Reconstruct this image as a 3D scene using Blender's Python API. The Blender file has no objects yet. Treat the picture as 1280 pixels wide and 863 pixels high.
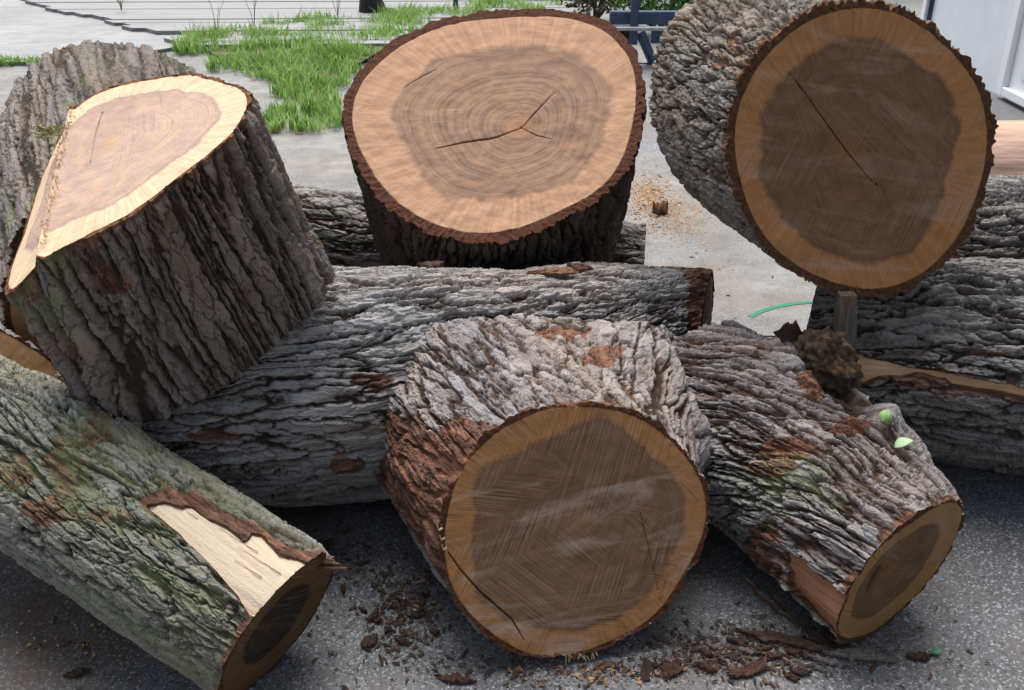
import bpy, math, random
import numpy as np
from mathutils import Vector

# ------------------------------------------------------------------ camera, sky, sun, exposure
S = bpy.context.scene
COL = S.collection
PITCH = math.radians(26.7)
CAM = np.array([0.0, 0.0, 1.6])
FPX = 35.0 / 36.0 * 1280.0
cd = bpy.data.cameras.new('camera'); cam = bpy.data.objects.new('camera', cd); COL.objects.link(cam)
cam.location = CAM; cam.rotation_euler = (math.pi / 2 - PITCH, 0, 0)
cd.lens = 35; cd.sensor_width = 36; cd.clip_start = 0.05; cd.clip_end = 2000
S.camera = cam
SUN_EL, SUN_AZ = math.radians(61), math.radians(-14)     # azimuth from +Y towards +X
w = bpy.data.worlds.new('World'); S.world = w; w.use_nodes = True
wn = w.node_tree
sky = wn.nodes.new('ShaderNodeTexSky'); sky.sky_type = 'NISHITA'; sky.sun_disc = False
sky.sun_elevation = SUN_EL; sky.sun_rotation = SUN_AZ; sky.air_density = 1.0; sky.dust_density = 4.0; sky.ozone_density = 1.0
bg = wn.nodes['Background']; bg.inputs[1].default_value = 0.05
hs = wn.nodes.new('ShaderNodeHueSaturation'); hs.inputs['Saturation'].default_value = 0.55      # overcast: a greyer sky
wn.links.new(sky.outputs[0], hs.inputs['Color']); wn.links.new(hs.outputs[0], bg.inputs[0])
sl = bpy.data.lights.new('sun', 'SUN'); so = bpy.data.objects.new('sun', sl); COL.objects.link(so)
sl.energy = 1.5; sl.angle = math.radians(56); sl.color = (1.0, 0.965, 0.93)
sdir = Vector((math.sin(SUN_AZ) * math.cos(SUN_EL), math.cos(SUN_AZ) * math.cos(SUN_EL), math.sin(SUN_EL)))
so.rotation_euler = sdir.to_track_quat('Z', 'Y').to_euler()
S.view_settings.view_transform = 'Standard'; S.view_settings.look = 'None'
S.view_settings.exposure = 1.58; S.view_settings.gamma = 1; S.view_settings.use_curve_mapping = False
S.render.engine = 'CYCLES'
S.cycles.max_bounces = 6; S.cycles.use_denoising = True

# ------------------------------------------------------------------ measuring the photograph
FW = np.array([0, math.cos(PITCH), -math.sin(PITCH)]); UP = np.array([0, math.sin(PITCH), math.cos(PITCH)])
RT = np.array([1.0, 0, 0])
def ray(px, py):
    return FW + RT * (px - 640) / FPX + UP * (431.5 - py) / FPX
def on_z(px, py, z=0.0):
    d = ray(px, py); return CAM + d * ((z - CAM[2]) / d[2])
def at_y(px, py, y):
    d = ray(px, py); return CAM + d * (y / d[1])
def on_plane(px, py, p0, n):
    d = ray(px, py); return CAM + d * (np.dot(p0 - CAM, n) / np.dot(d, n))
def project(P):
    v = P - CAM
    dz = v @ FW
    return 640 + FPX * (v @ RT) / dz, 431.5 - FPX * (v @ UP) / dz
def unit(v):
    v = np.asarray(v, float); return v / np.linalg.norm(v)

# ------------------------------------------------------------------ noise
U32 = np.uint32
def _hash(ix, iy, iz, seed):
    h = (ix.astype(np.int64) * 374761393 + iy.astype(np.int64) * 668265263 + iz.astype(np.int64) * 1440662683 + seed * 97531) & 0xFFFFFFFF
    h = h.astype(U32)
    h = (h ^ (h >> U32(13))) * U32(1274126177)
    h = (h ^ (h >> U32(15))) * U32(2246822519)
    return h ^ (h >> U32(16))
def sm(a, b, x):
    t = np.clip((x - a) / (b - a), 0, 1); return t * t * (3 - 2 * t)
def perlin(p, seed=0):
    p = np.asarray(p, np.float32); i = np.floor(p).astype(np.int32); f = p - i
    u = f * f * f * (f * (f * 6 - 15) + 10)
    out = 0
    for dx in (0, 1):
        wx = u[:, 0] if dx else 1 - u[:, 0]
        for dy in (0, 1):
            wy = u[:, 1] if dy else 1 - u[:, 1]
            for dz in (0, 1):
                wz = u[:, 2] if dz else 1 - u[:, 2]
                h = _hash(i[:, 0] + dx, i[:, 1] + dy, i[:, 2] + dz, seed)
                gx = (h & U32(1023)).astype(np.float32) / 511.5 - 1
                gy = ((h >> U32(10)) & U32(1023)).astype(np.float32) / 511.5 - 1
                gz = ((h >> U32(20)) & U32(1023)).astype(np.float32) / 511.5 - 1
                out = out + wx * wy * wz * (gx * (f[:, 0] - dx) + gy * (f[:, 1] - dy) + gz * (f[:, 2] - dz))
    return out * 1.5
def fbm(p, octs=3, seed=0):
    o, a, t = 0, 1.0, 0
    for k in range(octs):
        o = o + a * perlin(p * (2.03 ** k), seed + 11 * k); t += a; a *= 0.5
    return o / t
def voronoi(p, seed=0):
    p = np.asarray(p, np.float32); i = np.floor(p).astype(np.int32); f = p - i
    F1 = np.full(len(p), 9, np.float32); F2 = F1.copy(); idv = np.zeros(len(p), np.float32)
    for dx in (-1, 0, 1):
        for dy in (-1, 0, 1):
            for dz in (-1, 0, 1):
                h = _hash(i[:, 0] + dx, i[:, 1] + dy, i[:, 2] + dz, seed)
                x = dx + (h & U32(1023)).astype(np.float32) / 1024 - f[:, 0]
                y = dy + ((h >> U32(10)) & U32(1023)).astype(np.float32) / 1024 - f[:, 1]
                z = dz + ((h >> U32(20)) & U32(1023)).astype(np.float32) / 1024 - f[:, 2]
                d = np.sqrt(x * x + y * y + z * z)
                n1 = d < F1
                F2 = np.where(n1, F1, np.minimum(F2, d))
                idv = np.where(n1, ((h >> U32(7)) & U32(4095)).astype(np.float32) / 4095, idv)
                F1 = np.where(n1, d, F1)
    return F1, F2, idv
def poly_sd(px, py, poly):
    """signed distance in pixels, positive inside"""
    poly = np.asarray(poly, float); d = np.full(px.shape, 1e9); ins = np.zeros(px.shape, bool)
    for k in range(len(poly)):
        a, b = poly[k], poly[(k + 1) % len(poly)]
        e = b - a; t = np.clip(((px - a[0]) * e[0] + (py - a[1]) * e[1]) / (e @ e + 1e-9), 0, 1)
        d = np.minimum(d, np.hypot(px - a[0] - t * e[0], py - a[1] - t * e[1]))
        c = (a[1] > py) != (b[1] > py)
        xi = a[0] + (py - a[1]) * (b[0] - a[0]) / (b[1] - a[1] + 1e-12)
        ins ^= c & (px < xi)
    return np.where(ins, d, -d)

# ------------------------------------------------------------------ scene helpers
def props(o, label=None, cat=None, group=None, kind=None):
    for k, v in (('label', label), ('category', cat), ('group', group), ('kind', kind)):
        if v: o[k] = v
    return o
def empty(name, loc, label, cat, group=None):
    o = bpy.data.objects.new(name, None); COL.objects.link(o); o.location = loc
    return props(o, label, cat, group)
def mesh_obj(name, V, F, mat, parent=None, attrs=None, smooth=True, origin=None):
    V = np.asarray(V, np.float32)
    off = np.zeros(3)
    if parent is not None: off = np.array(parent_world(parent))
    elif origin is not None: off = np.asarray(origin, float)
    V = V - off.astype(np.float32)
    me = bpy.data.meshes.new(name)
    if isinstance(F, np.ndarray):
        k = F.shape[1]
        me.vertices.add(len(V)); me.vertices.foreach_set('co', V.ravel())
        me.loops.add(F.size); me.loops.foreach_set('vertex_index', F.astype(np.int32).ravel())
        me.polygons.add(len(F)); me.polygons.foreach_set('loop_start', np.arange(0, F.size, k, dtype=np.int32))
        me.update(calc_edges=True)
    else:
        me.from_pydata([tuple(v) for v in V], [], [tuple(f) for f in F])
    for nme, arr in (attrs or {}).items():
        arr = np.asarray(arr, np.float32)
        if arr.ndim == 2:
            a = me.attributes.new(nme, 'FLOAT_VECTOR', 'POINT'); a.data.foreach_set('vector', arr.ravel())
        else:
            a = me.attributes.new(nme, 'FLOAT', 'POINT'); a.data.foreach_set('value', arr)
    if smooth: me.polygons.foreach_set('use_smooth', np.ones(len(me.polygons), bool))
    me.materials.append(mat)
    o = bpy.data.objects.new(name, me); COL.objects.link(o)
    if parent is not None: o.parent = parent
    elif origin is not None: o.location = origin
    return o
def parent_world(p):
    l = Vector((0, 0, 0))
    while p is not None: l += p.location; p = p.parent
    return l
class MB:
    """collects shapes that become one mesh"""
    def __init__(s): s.V = []; s.F = []
    def add(s, V, F):
        b = len(s.V); s.V += [tuple(map(float, v)) for v in V]; s.F += [tuple(i + b for i in f) for f in F]
    def box(s, c, size, rz=0.0, bev=0.0, tilt=None):
        x, y, z = size[0] / 2, size[1] / 2, size[2] / 2
        b = min(bev, x, y, z)
        cr, sr = math.cos(rz), math.sin(rz)
        if b <= 0:
            L = [(sx * x, sy * y, sz * z) for sz in (-1, 1) for sx, sy in ((-1, -1), (1, -1), (1, 1), (-1, 1))]
            F = [(3, 2, 1, 0), (4, 5, 6, 7), (0, 1, 5, 4), (1, 2, 6, 5), (2, 3, 7, 6), (3, 0, 4, 7)]
        else:
            L = []; 
            for zz, ins in ((-z, b), (-z + b, 0), (z - b, 0), (z, b)):
                X, Y = x - ins, y - ins
                L += [(-X, -Y + (b if ins == 0 else 0), zz), (-X + (b if ins == 0 else 0), -Y, zz), (X - (b if ins == 0 else 0), -Y, zz), (X, -Y + (b if ins == 0 else 0), zz),
                      (X, Y - (b if ins == 0 else 0), zz), (X - (b if ins == 0 else 0), Y, zz), (-X + (b if ins == 0 else 0), Y, zz), (-X, Y - (b if ins == 0 else 0), zz)]
            F = [tuple(range(7, -1, -1)), tuple(range(24, 32))]
            for r in range(3):
                for k in range(8): F.append((r * 8 + k, r * 8 + (k + 1) % 8, r * 8 + 8 + (k + 1) % 8, r * 8 + 8 + k))
        V = []
        for (a, e, f_) in L:
            v = Vector((a, e, f_))
            if tilt is not None: v.rotate(tilt)
            V.append((c[0] + v.x * cr - v.y * sr, c[1] + v.x * sr + v.y * cr, c[2] + v.z))
        s.add(V, F)
    def tube(s, pts, rad, seg=8):
        pts = [np.asarray(p, float) for p in pts]
        rad = rad if hasattr(rad, '__len__') else [rad] * len(pts)
        V, F = [], []
        for i, p in enumerate(pts):
            t = unit(pts[min(i + 1, len(pts) - 1)] - pts[max(i - 1, 0)])
            a = unit(np.cross(t, (0, 0, 1) if abs(t[2]) < .9 else (1, 0, 0))); b = np.cross(t, a)
            for k in range(seg):
                an = 2 * math.pi * k / seg
                V.append(p + rad[i] * (math.cos(an) * a + math.sin(an) * b))
        for i in range(len(pts) - 1):
            for k in range(seg):
                F.append((i * seg + k, i * seg + (k + 1) % seg, (i + 1) * seg + (k + 1) % seg, (i + 1) * seg + k))
        F.append(tuple(range(seg - 1, -1, -1))); F.append(tuple((len(pts) - 1) * seg + k for k in range(seg)))
        s.add(V, F)
    def obj(s, name, mat, parent=None, smooth=False, origin=None):
        return mesh_obj(name, s.V, s.F, mat, parent, None, smooth, origin)

# ------------------------------------------------------------------ materials
class M:
    def __init__(s, name):
        s.m = bpy.data.materials.new(name); s.m.use_nodes = True; s.t = s.m.node_tree
        s.b = s.t.nodes['Principled BSDF']; s._geo = None
    def set(s, sock, v):
        if hasattr(v, 'is_output') or isinstance(v, bpy.types.NodeSocket): s.t.links.new(v, sock)
        else:
            if sock.type == 'RGBA' and not hasattr(v, '__len__'): v = (v, v, v, 1)
            elif sock.type == 'RGBA' and len(v) == 3: v = (*v, 1)
            sock.default_value = v
    def n(s, t, **kw):
        nd = s.t.nodes.new(t)
        for k, v in kw.items(): setattr(nd, k, v)
        return nd
    def attr(s, name, vec=False):
        nd = s.n('ShaderNodeAttribute', attribute_name=name); return nd.outputs['Vector' if vec else 'Fac']
    def pos(s):
        return s.n('ShaderNodeNewGeometry').outputs['Position']
    def obj(s): return s.n('ShaderNodeTexCoord').outputs['Object']
    def map(s, vec, scale=(1, 1, 1), rot=(0, 0, 0), loc=(0, 0, 0)):
        nd = s.n('ShaderNodeMapping'); s.set(nd.inputs[0], vec); nd.inputs['Scale'].default_value = scale
        nd.inputs['Rotation'].default_value = rot; nd.inputs['Location'].default_value = loc; return nd.outputs[0]
    def noise(s, vec, scale, detail=3, rough=.55, dist=0.0):
        nd = s.n('ShaderNodeTexNoise'); s.set(nd.inputs['Vector'], vec); nd.inputs['Scale'].default_value = scale
        nd.inputs['Detail'].default_value = detail; nd.inputs['Roughness'].default_value = rough; nd.inputs['Distortion'].default_value = dist
        return nd.outputs[0]
    def voro(s, vec, scale, feat='F1', out='Distance'):
        nd = s.n('ShaderNodeTexVoronoi', feature=feat); s.set(nd.inputs['Vector'], vec); nd.inputs['Scale'].default_value = scale
        return nd.outputs[out]
    def ramp(s, fac, stops):
        nd = s.n('ShaderNodeValToRGB'); s.set(nd.inputs[0], fac); e = nd.color_ramp.elements
        while len(e) < len(stops): e.new(.5)
        for el, (p, c) in zip(e, stops):
            el.position = p; el.color = (c, c, c, 1) if not hasattr(c, '__len__') else (*c, 1)
        return nd.outputs[0]
    def mix(s, fac, a, b, blend='MIX'):
        nd = s.n('ShaderNodeMix', data_type='RGBA', blend_type=blend); s.set(nd.inputs[0], fac); s.set(nd.inputs[6], a); s.set(nd.inputs[7], b)
        return nd.outputs[2]
    def math(s, op, a, b=0.0, c=None, clamp=False):
        nd = s.n('ShaderNodeMath', operation=op, use_clamp=clamp); s.set(nd.inputs[0], a); s.set(nd.inputs[1], b)
        if c is not None: s.set(nd.inputs[2], c)
        return nd.outputs[0]
    def rng(s, x, a, b, c=0.0, d=1.0):
        nd = s.n('ShaderNodeMapRange'); s.set(nd.inputs[0], x)
        for k, v in zip((1, 2, 3, 4), (a, b, c, d)): nd.inputs[k].default_value = v
        return nd.outputs[0]
    def xyz(s, x, y, z=0.0):
        nd = s.n('ShaderNodeCombineXYZ'); s.set(nd.inputs[0], x); s.set(nd.inputs[1], y); s.set(nd.inputs[2], z); return nd.outputs[0]
    def sep(s, v):
        nd = s.n('ShaderNodeSeparateXYZ'); s.set(nd.inputs[0], v); return nd.outputs
    def bump(s, h, strength=.5, dist=.01, normal=None):
        nd = s.n('ShaderNodeBump'); s.set(nd.inputs['Height'], h); nd.inputs['Strength'].default_value = strength; nd.inputs['Distance'].default_value = dist
        if normal is not None: s.set(nd.inputs['Normal'], normal)
        return nd.outputs[0]
    def out(s, color=None, rough=None, normal=None, spec=None, metal=None):
        i = s.b.inputs
        if color is not None: s.set(i['Base Color'], color)
        if rough is not None: s.set(i['Roughness'], rough)
        if normal is not None: s.set(i['Normal'], normal)
        if spec is not None: s.set(i['Specular IOR Level'], spec)
        if metal is not None: s.set(i['Metallic'], metal)
        return s.m
def simple(name, col, rough=.6, var=.15, scale=20, spec=.3, metal=0, bump=.15):
    m = M(name); p = m.pos(); n = m.noise(p, scale, 4)
    c = m.mix(m.rng(n, .3, .7), tuple(x * (1 - var) for x in col), tuple(min(1, x * (1 + var)) for x in col))
    return m.out(c, rough, m.bump(n, bump, .004), spec, metal)

def bark_mat(name, light, mid, deep, red=(.165, .078, .048), wood=(.78, .56, .34), moss=(.13, .17, .07), rough=.88, spec=.2):
    m = M(name)
    h = m.attr('h'); q = m.attr('bq', True); lev = m.attr('lev'); rd = m.attr('red'); ms = m.attr('moss'); wd = m.attr('wood'); sl_ = m.attr('soil')
    q2 = m.map(q, (1, 1, .35))
    n1 = m.noise(q2, 14, 5, .6); n2 = m.noise(q2, 75, 4, .65); n3 = m.noise(q, 330, 3, .6)
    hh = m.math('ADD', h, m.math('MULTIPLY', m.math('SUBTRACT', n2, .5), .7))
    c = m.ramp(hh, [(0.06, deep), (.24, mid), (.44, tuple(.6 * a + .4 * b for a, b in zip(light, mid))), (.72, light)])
    lv = m.rng(m.math('ADD', lev, m.math('MULTIPLY', n1, .4)), .2, 1.1, .72, 1.22); c = m.mix(1.0, c, m.xyz(lv, lv, lv), 'MULTIPLY')
    tint = m.ramp(m.noise(q2, 5.5, 4, .6), [(.3, (1.08, .95, .84)), (.5, (1, 1, 1)), (.7, (.90, .97, 1.06))])
    c = m.mix(1.0, c, tint, 'MULTIPLY')
    c = m.mix(m.rng(n1, .35, .75, 0, .55), c, tuple(x * .55 for x in mid))
    c = m.mix(m.math('MULTIPLY', m.rng(h, .25, .5), m.rng(n3, .56, .70, 0, .6)), c, tuple(min(1, x * 1.5) for x in light))       # lichen specks
    n4 = m.noise(m.map(q2, loc=(5, 0, 0)), 26, 5, .7)
    c = m.mix(m.rng(n4, .54, .70, 0, .7), c, (mid[0] * 1.0, mid[1] * .78, mid[2] * .62))
    rm = m.math('ADD', rd, m.math('MULTIPLY', m.math('SUBTRACT', m.mix(.5, n2, n4), .5), 1.7))
    rmask = m.rng(rm, .46, .66, 0, .92)
    rcol = m.ramp(m.noise(q2, 55, 3), [(.3, tuple(x * .5 for x in red)), (.5, red), (.68, tuple(min(1, x * 1.9) for x in red))])
    c = m.mix(rmask, c, rcol)
    mm = m.math('MULTIPLY', ms, m.rng(m.noise(q2, 30, 5, .65), .38, .62))
    c = m.mix(mm, c, m.mix(n2, moss, tuple(min(1, x * 2.0) for x in moss)))
    fib = m.noise(m.map(q, (1, 1, .05)), 120, 4)
    wc = m.mix(m.rng(fib, .3, .7), tuple(x * .78 for x in wood), wood)
    wc = m.mix(m.rng(m.noise(q2, 9, 3), .5, .75, 0, .55), wc, (wood[0] * .8, wood[1] * .55, wood[2] * .42))
    wc = m.mix(m.rng(m.noise(m.map(q, (1, 1, .09)), 48, 5, .7),   .60, .76, 0, .25), wc, (wood[0] * .42, wood[1] * .27, wood[2] * .2))
    edge = m.ramp(wd, [(.12, 0), (.3, 1), (.62, 1), (.8, 0)])
    c = m.mix(m.rng(wd, .5, .68), c, wc)
    c = m.mix(m.math('MULTIPLY', edge, .85), c, (.13, .062, .035))
    c = m.mix(sl_, c, m.mix(n2, (.022, .016, .011), (.07, .048, .032)))
    notwood = m.math('SUBTRACT', 1.0, m.rng(wd, .4, .7, 0, .85))
    b1 = m.bump(n3, .6, .004)
    hb = m.math('MULTIPLY', n2, notwood)
    nrm = m.bump(hb, 1.0, .016, b1)
    return m.out(c, rough, nrm, spec)

def face_mat(name, heart, sap, edge=.76, barkc=(.085, .04, .025), ring=.5, saw=.5, sawrot=.5, fade=.05, seed=0.0, wornf=.32, wander=.26, spec=.12, bark0=1.0):
    m = M(name)
    rho = m.attr('rho'); fp = m.attr('fp', True); dv = m.attr('dirv', True); cr = m.attr('crack')
    low = m.noise(m.map(fp, loc=(seed, seed * .7, 0)), 5, 3)
    lowf = m.noise(m.map(fp, loc=(seed, 3, 0)), 22, 4)
    r2 = m.math('ADD', rho, m.math('MULTIPLY', m.math('SUBTRACT', low, .5), wander))
    r2 = m.math('ADD', r2, m.math('MULTIPLY', m.math('SUBTRACT', m.noise(m.map(dv, (3, 3, 0)), 2.5, 5, .65), .5), .10))
    hm = m.rng(r2, edge - fade * .6, edge + fade * .25)
    # rings: thin 1D bands along the radius, gently wandering
    rr = m.math('ADD', rho, m.math('MULTIPLY', m.math('SUBTRACT', low, .5), .10))
    rn = m.noise(m.xyz(m.math('MULTIPLY', rr, 62), m.math('MULTIPLY', lowf, .35), seed), 1.0, 5, .78)
    rl = m.noise(m.xyz(m.math('MULTIPLY', rr, 30), 3.7, seed), 1.0, 2, .5)
    rays = m.noise(m.map(dv, (26, 26, 1.1), loc=(seed, 0, 0)), 1.6, 4, .65)
    def strokes(rot, k, fr, bow):
        w_ = m.map(m.map(fp, rot=(0, 0, rot)), loc=(seed * .3 + k - .1, seed * .2, 0))
        o_ = m.sep(m.map(m.map(fp, loc=(-seed, -seed, 0)), rot=(0, 0, rot)))
        arc = m.math('ADD', o_[1], m.math('MULTIPLY', m.math('MULTIPLY', o_[0], o_[0]), bow))
        return m.noise(m.xyz(m.math('MULTIPLY', o_[0], 7), m.math('MULTIPLY', arc, fr), k), 1.0, 4, .68, .5)
    s1, s2, s3 = strokes(sawrot, 1, 230, 1.1), strokes(sawrot + .30, 2, 190, -.9), strokes(sawrot - .35, 3, 210, .6)
    sel = m.rng(m.noise(m.map(m.map(fp, rot=(0, 0, sawrot)), (2.5, 9, 1)), 1.0, 3), .42, .58)
    sel2 = m.rng(m.noise(m.map(m.map(fp, rot=(0, 0, sawrot), loc=(0, 3, 0)), (2, 8, 1)), 1.0, 3), .50, .62)
    sw = m.mix(sel2, m.mix(sel, s1, s2), s3)
    worn = m.rng(m.noise(m.map(m.map(fp, rot=(0, 0, sawrot + .3), loc=(seed, 0, 0)), (3, 14, 1)), 1.0, 4, .6, .8), .52, .74)
    hc = m.mix(m.rng(rn, .30, .68), tuple(x * (1 - ring * .55) for x in heart), tuple(x * (1 + ring * .36) for x in heart))
    hc = m.mix(m.rng(rl, .60, .70, 0, ring * .8), hc, tuple(x * .52 for x in heart))
    hc = m.mix(m.rng(low, .38, .62, 0, .4), hc, (heart[0] * .66, heart[1] * .62, heart[2] * .68))
    hc = m.mix(m.rng(lowf, .45, .68, 0, .4), hc, (heart[0] * 1.35, heart[1] * 1.2, heart[2] * .95))
    # dark bluish band just inside the sapwood
    band = m.ramp(r2, [(edge - .055, 0), (edge - .012, .5), (edge + .008, 0)])
    hc = m.mix(band, hc, (heart[0] * .50, heart[1] * .50, heart[2] * .58))
    scol = m.mix(m.rng(rays, .32, .68), tuple(x * .78 for x in sap), tuple(min(1, x * 1.12) for x in sap))
    scol = m.mix(m.rng(lowf, .5, .75, 0, .4), scol, (sap[0] * .85, sap[1] * .72, sap[2] * .6))
    scol = m.mix(m.rng(rn, .4, .7, 0, ring * .4), scol, tuple(x * .82 for x in sap))
    c = m.mix(hm, hc, scol)
    c = m.mix(m.math('MULTIPLY', worn, saw * wornf), c, (.52, .42, .34))
    c = m.mix(m.rng(sw, .50, .70, 0, saw * .8), c, m.mix(.42, c, (.60, .50, .41)))
    c = m.mix(m.rng(sw, .48, .34, 0, saw), c, m.mix(.62, c, (.03, .017, .011)))
    pith = m.rng(m.math('ADD', rho, m.math('MULTIPLY', m.math('SUBTRACT', lowf, .5), .2)), 0.0, .15, 1, 0)
    c = m.mix(m.math('MULTIPLY', pith, .6), c, (sap[0] * .75, sap[1] * .62, sap[2] * .45))
    bk = m.rng(m.math('ADD', rho, m.math('MULTIPLY', m.math('SUBTRACT', lowf, .5), .03)), bark0 - .006, bark0 + .008)
    bn = m.noise(fp, 90, 4, .7)
    c = m.mix(bk, c, m.mix(m.rng(bn, .3, .7), tuple(x * .45 for x in barkc), tuple(x * 1.5 for x in barkc)))
    c = m.mix(m.math('MULTIPLY', cr, .85), c, (.05, .026, .014))  # dark stain colour in the cracks, also standing in for shade inside them
    hgt = m.math('ADD', m.math('MULTIPLY', sw, .6), m.math('MULTIPLY', rn, .25))
    hgt = m.math('ADD', hgt, m.math('MULTIPLY', m.math('MULTIPLY', bn, bk), 2.5))
    return m.out(c, .78, m.bump(hgt, .45, .005), spec)

# ------------------------------------------------------------------ log building
def bark_height(q, cell=.05, aniso=7.0, seed=1, flake=.02, fl_an=3.2, fl_w=.32, wig=.5, fur_w=.15, cross=.35):
    """interlaced ridges: two families of long meandering furrows, cross cracks, layered flakes"""
    q = np.asarray(q, np.float32)
    k1 = q / (cell * 3.0) * np.float32([1, 1, .4]); k2 = q / (cell * .30) * np.float32([1, 1, .45]); k3 = q / (cell * .11) * np.float32([1, 1, .6])
    wv = np.stack([perlin(k1, seed + 1), perlin(k1, seed + 2), 1.5 * perlin(k1 * 1.2, seed + 3)], 1) * wig
    wr = np.stack([perlin(k2, seed + 4), perlin(k2, seed + 6), 2.5 * perlin(k2, seed + 7)], 1) * .15
    wr[:, :2] += .055 * np.stack([perlin(k3, seed + 14), perlin(k3, seed + 16)], 1)
    w = (wv + wr) * cell
    a = (q + w) / np.float32([cell, cell, cell * aniso])
    n1 = np.abs(perlin(a, seed + 5)); n2 = np.abs(perlin(a * np.float32([.9, .9, 1.35]) + 31.7, seed + 8))
    f1 = sm(.015, fur_w, n1); f2 = sm(.01, fur_w * .8, n2)
    fur = np.minimum(f1, .12 + .88 * f2)
    c3 = cell * .75
    F1, F2, idv = voronoi((q + w * 1.1) / np.float32([c3, c3, c3 * aniso * cross]), seed)
    crk = sm(.0, .09, F2 - F1)
    b = (q + w * .8) / np.float32([flake, flake, flake * fl_an])
    t = (fbm(b, 3, seed + 9) * .95 + .5) * 4
    ft = np.floor(t); st = np.clip((ft + sm(0, .14, t - ft)) / 4, 0, 1)
    fine = fbm(q / np.float32([.007, .007, .014]), 2, seed + 20)
    top = (1 - fl_w) * (.62 + .38 * idv) + fl_w * st
    h = fur * top * (.62 + .38 * crk) * 1.12 + .055 * fine * (.3 + .7 * fur)
    return np.clip(h, 0, 1).astype(np.float32), (.7 * idv + .3 * st).astype(np.float32)

BARKS = []
def surf(px, py, lift=0.0, rad=4.0):
    """nearest point of the built bark surfaces seen at a measured picture position"""
    best = None
    for V, X, Y, D in BARKS:
        m_ = np.hypot(X - px, Y - py) < rad
        if m_.any():
            k = np.where(m_)[0][np.argmin(D[m_])]
            if best is None or D[k] < best[0]: best = (D[k], V[k])
    return best[1] + np.array([0, -.3, 1.0]) * lift

def theta_samples(ringfn, n, back=.3, extra=None):
    th = np.linspace(0, 2 * np.pi, 129)[:-1]
    G = ringfn(th, np.array([.1, .3, .5, .7, .9]))
    dens = np.zeros(128)
    for k in range(5):
        P = G[k]; c = P.mean(0); nn = P - c; nn /= np.linalg.norm(nn, axis=1)[:, None]
        tc = CAM - P; tc /= np.linalg.norm(tc, axis=1)[:, None]
        dens = np.maximum(dens, ((nn * tc).sum(1) > -.25) * 1.0)
    dens = np.where(dens > .5, 1.0, back)
    dens = (dens + np.roll(dens, 1) + np.roll(dens, -1)) / 3
    cum = np.concatenate([[0], np.cumsum(dens)]); cum /= cum[-1]
    return np.interp(np.linspace(0, 1, n + 1)[:-1], cum, np.linspace(0, 2 * np.pi, 129))

def grid_faces(nr, nc, closed=True):
    r = np.arange(nr - 1)[:, None]; c = np.arange(nc if closed else nc - 1)[None]
    c2 = (c + 1) % nc
    return np.stack([r * nc + c, r * nc + c2, (r + 1) * nc + c2, (r + 1) * nc + c], -1).reshape(-1, 4)

def build_bark(thing, ringfn, L, R, mat, nth, ns, depth=.024, masks=None, back=.3, seed=1, s_range=(0, 1), swirl=0.0, name='bark', rim=1.0, **bk):
    """ringfn(theta, s) -> (ns, nth, 3) undisplaced surface, s = 0 at the visible cut end"""
    th = theta_samples(ringfn, nth, back)
    s = np.linspace(s_range[0], s_range[1], ns)
    P0 = ringfn(th, s)
    dth = np.roll(P0, -1, 1) - np.roll(P0, 1, 1)
    ds = np.gradient(P0, axis=0)
    N = np.cross(dth, ds); N /= np.linalg.norm(N, axis=2)[:, :, None] + 1e-12
    cen = P0.mean(1, keepdims=True)
    if ((P0 - cen) * N).sum() < 0: N = -N
    S2, T2 = np.meshgrid(s * L, th, indexing='ij')
    T3 = T2 + swirl * S2
    q = np.stack([R * np.cos(T3), R * np.sin(T3), S2 + seed * 3.7], -1).reshape(-1, 3).astype(np.float32)
    h, lev = bark_height(q, seed=seed, **bk)
    Pf, Nf = P0.reshape(-1, 3), N.reshape(-1, 3)
    px, py = project(Pf)
    facing = (Nf * (CAM - Pf)).sum(1) > 0
    at = dict(h=h, lev=lev, red=np.zeros(len(h), np.float32), moss=np.zeros(len(h), np.float32), wood=np.zeros(len(h), np.float32), soil=np.zeros(len(h), np.float32))
    disp = depth * (h - .72)
    lump = fbm(q * 3.2, 2, seed + 40) * .016
    disp = disp + lump
    sl_ = np.repeat(s, nth) * L
    disp = disp - .014 * sm(.03, .0, sl_) * sm(.05, .45, fbm(q / np.float32([.035, .035, .06]), 3, seed + 60))
    e_ = rim * sm(.035, .0, sl_)
    disp = disp * (1 - .7 * e_) + e_ * (.017 * fbm(q / np.float32([.045, .045, .2]), 3, seed + 61) + .005 * fbm(q / .016, 2, seed + 62) - .002)
    env = dict(q=q, px=px, py=py, facing=facing, h=h, lev=lev, s=np.repeat(s, nth), th=np.tile(th, ns), P=Pf, N=Nf, at=at)
    if masks: disp = masks(env, disp)
    V = Pf + Nf * disp[:, None]
    at['bq'] = q
    X_, Y_ = project(V); BARKS.append((V, X_, Y_, np.linalg.norm(V - CAM, axis=1)))
    o = mesh_obj(name, V, grid_faces(ns, nth), mat, thing, at)
    return dict(th=th, V=V.reshape(ns, nth, 3), P0=P0, obj=o)

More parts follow.
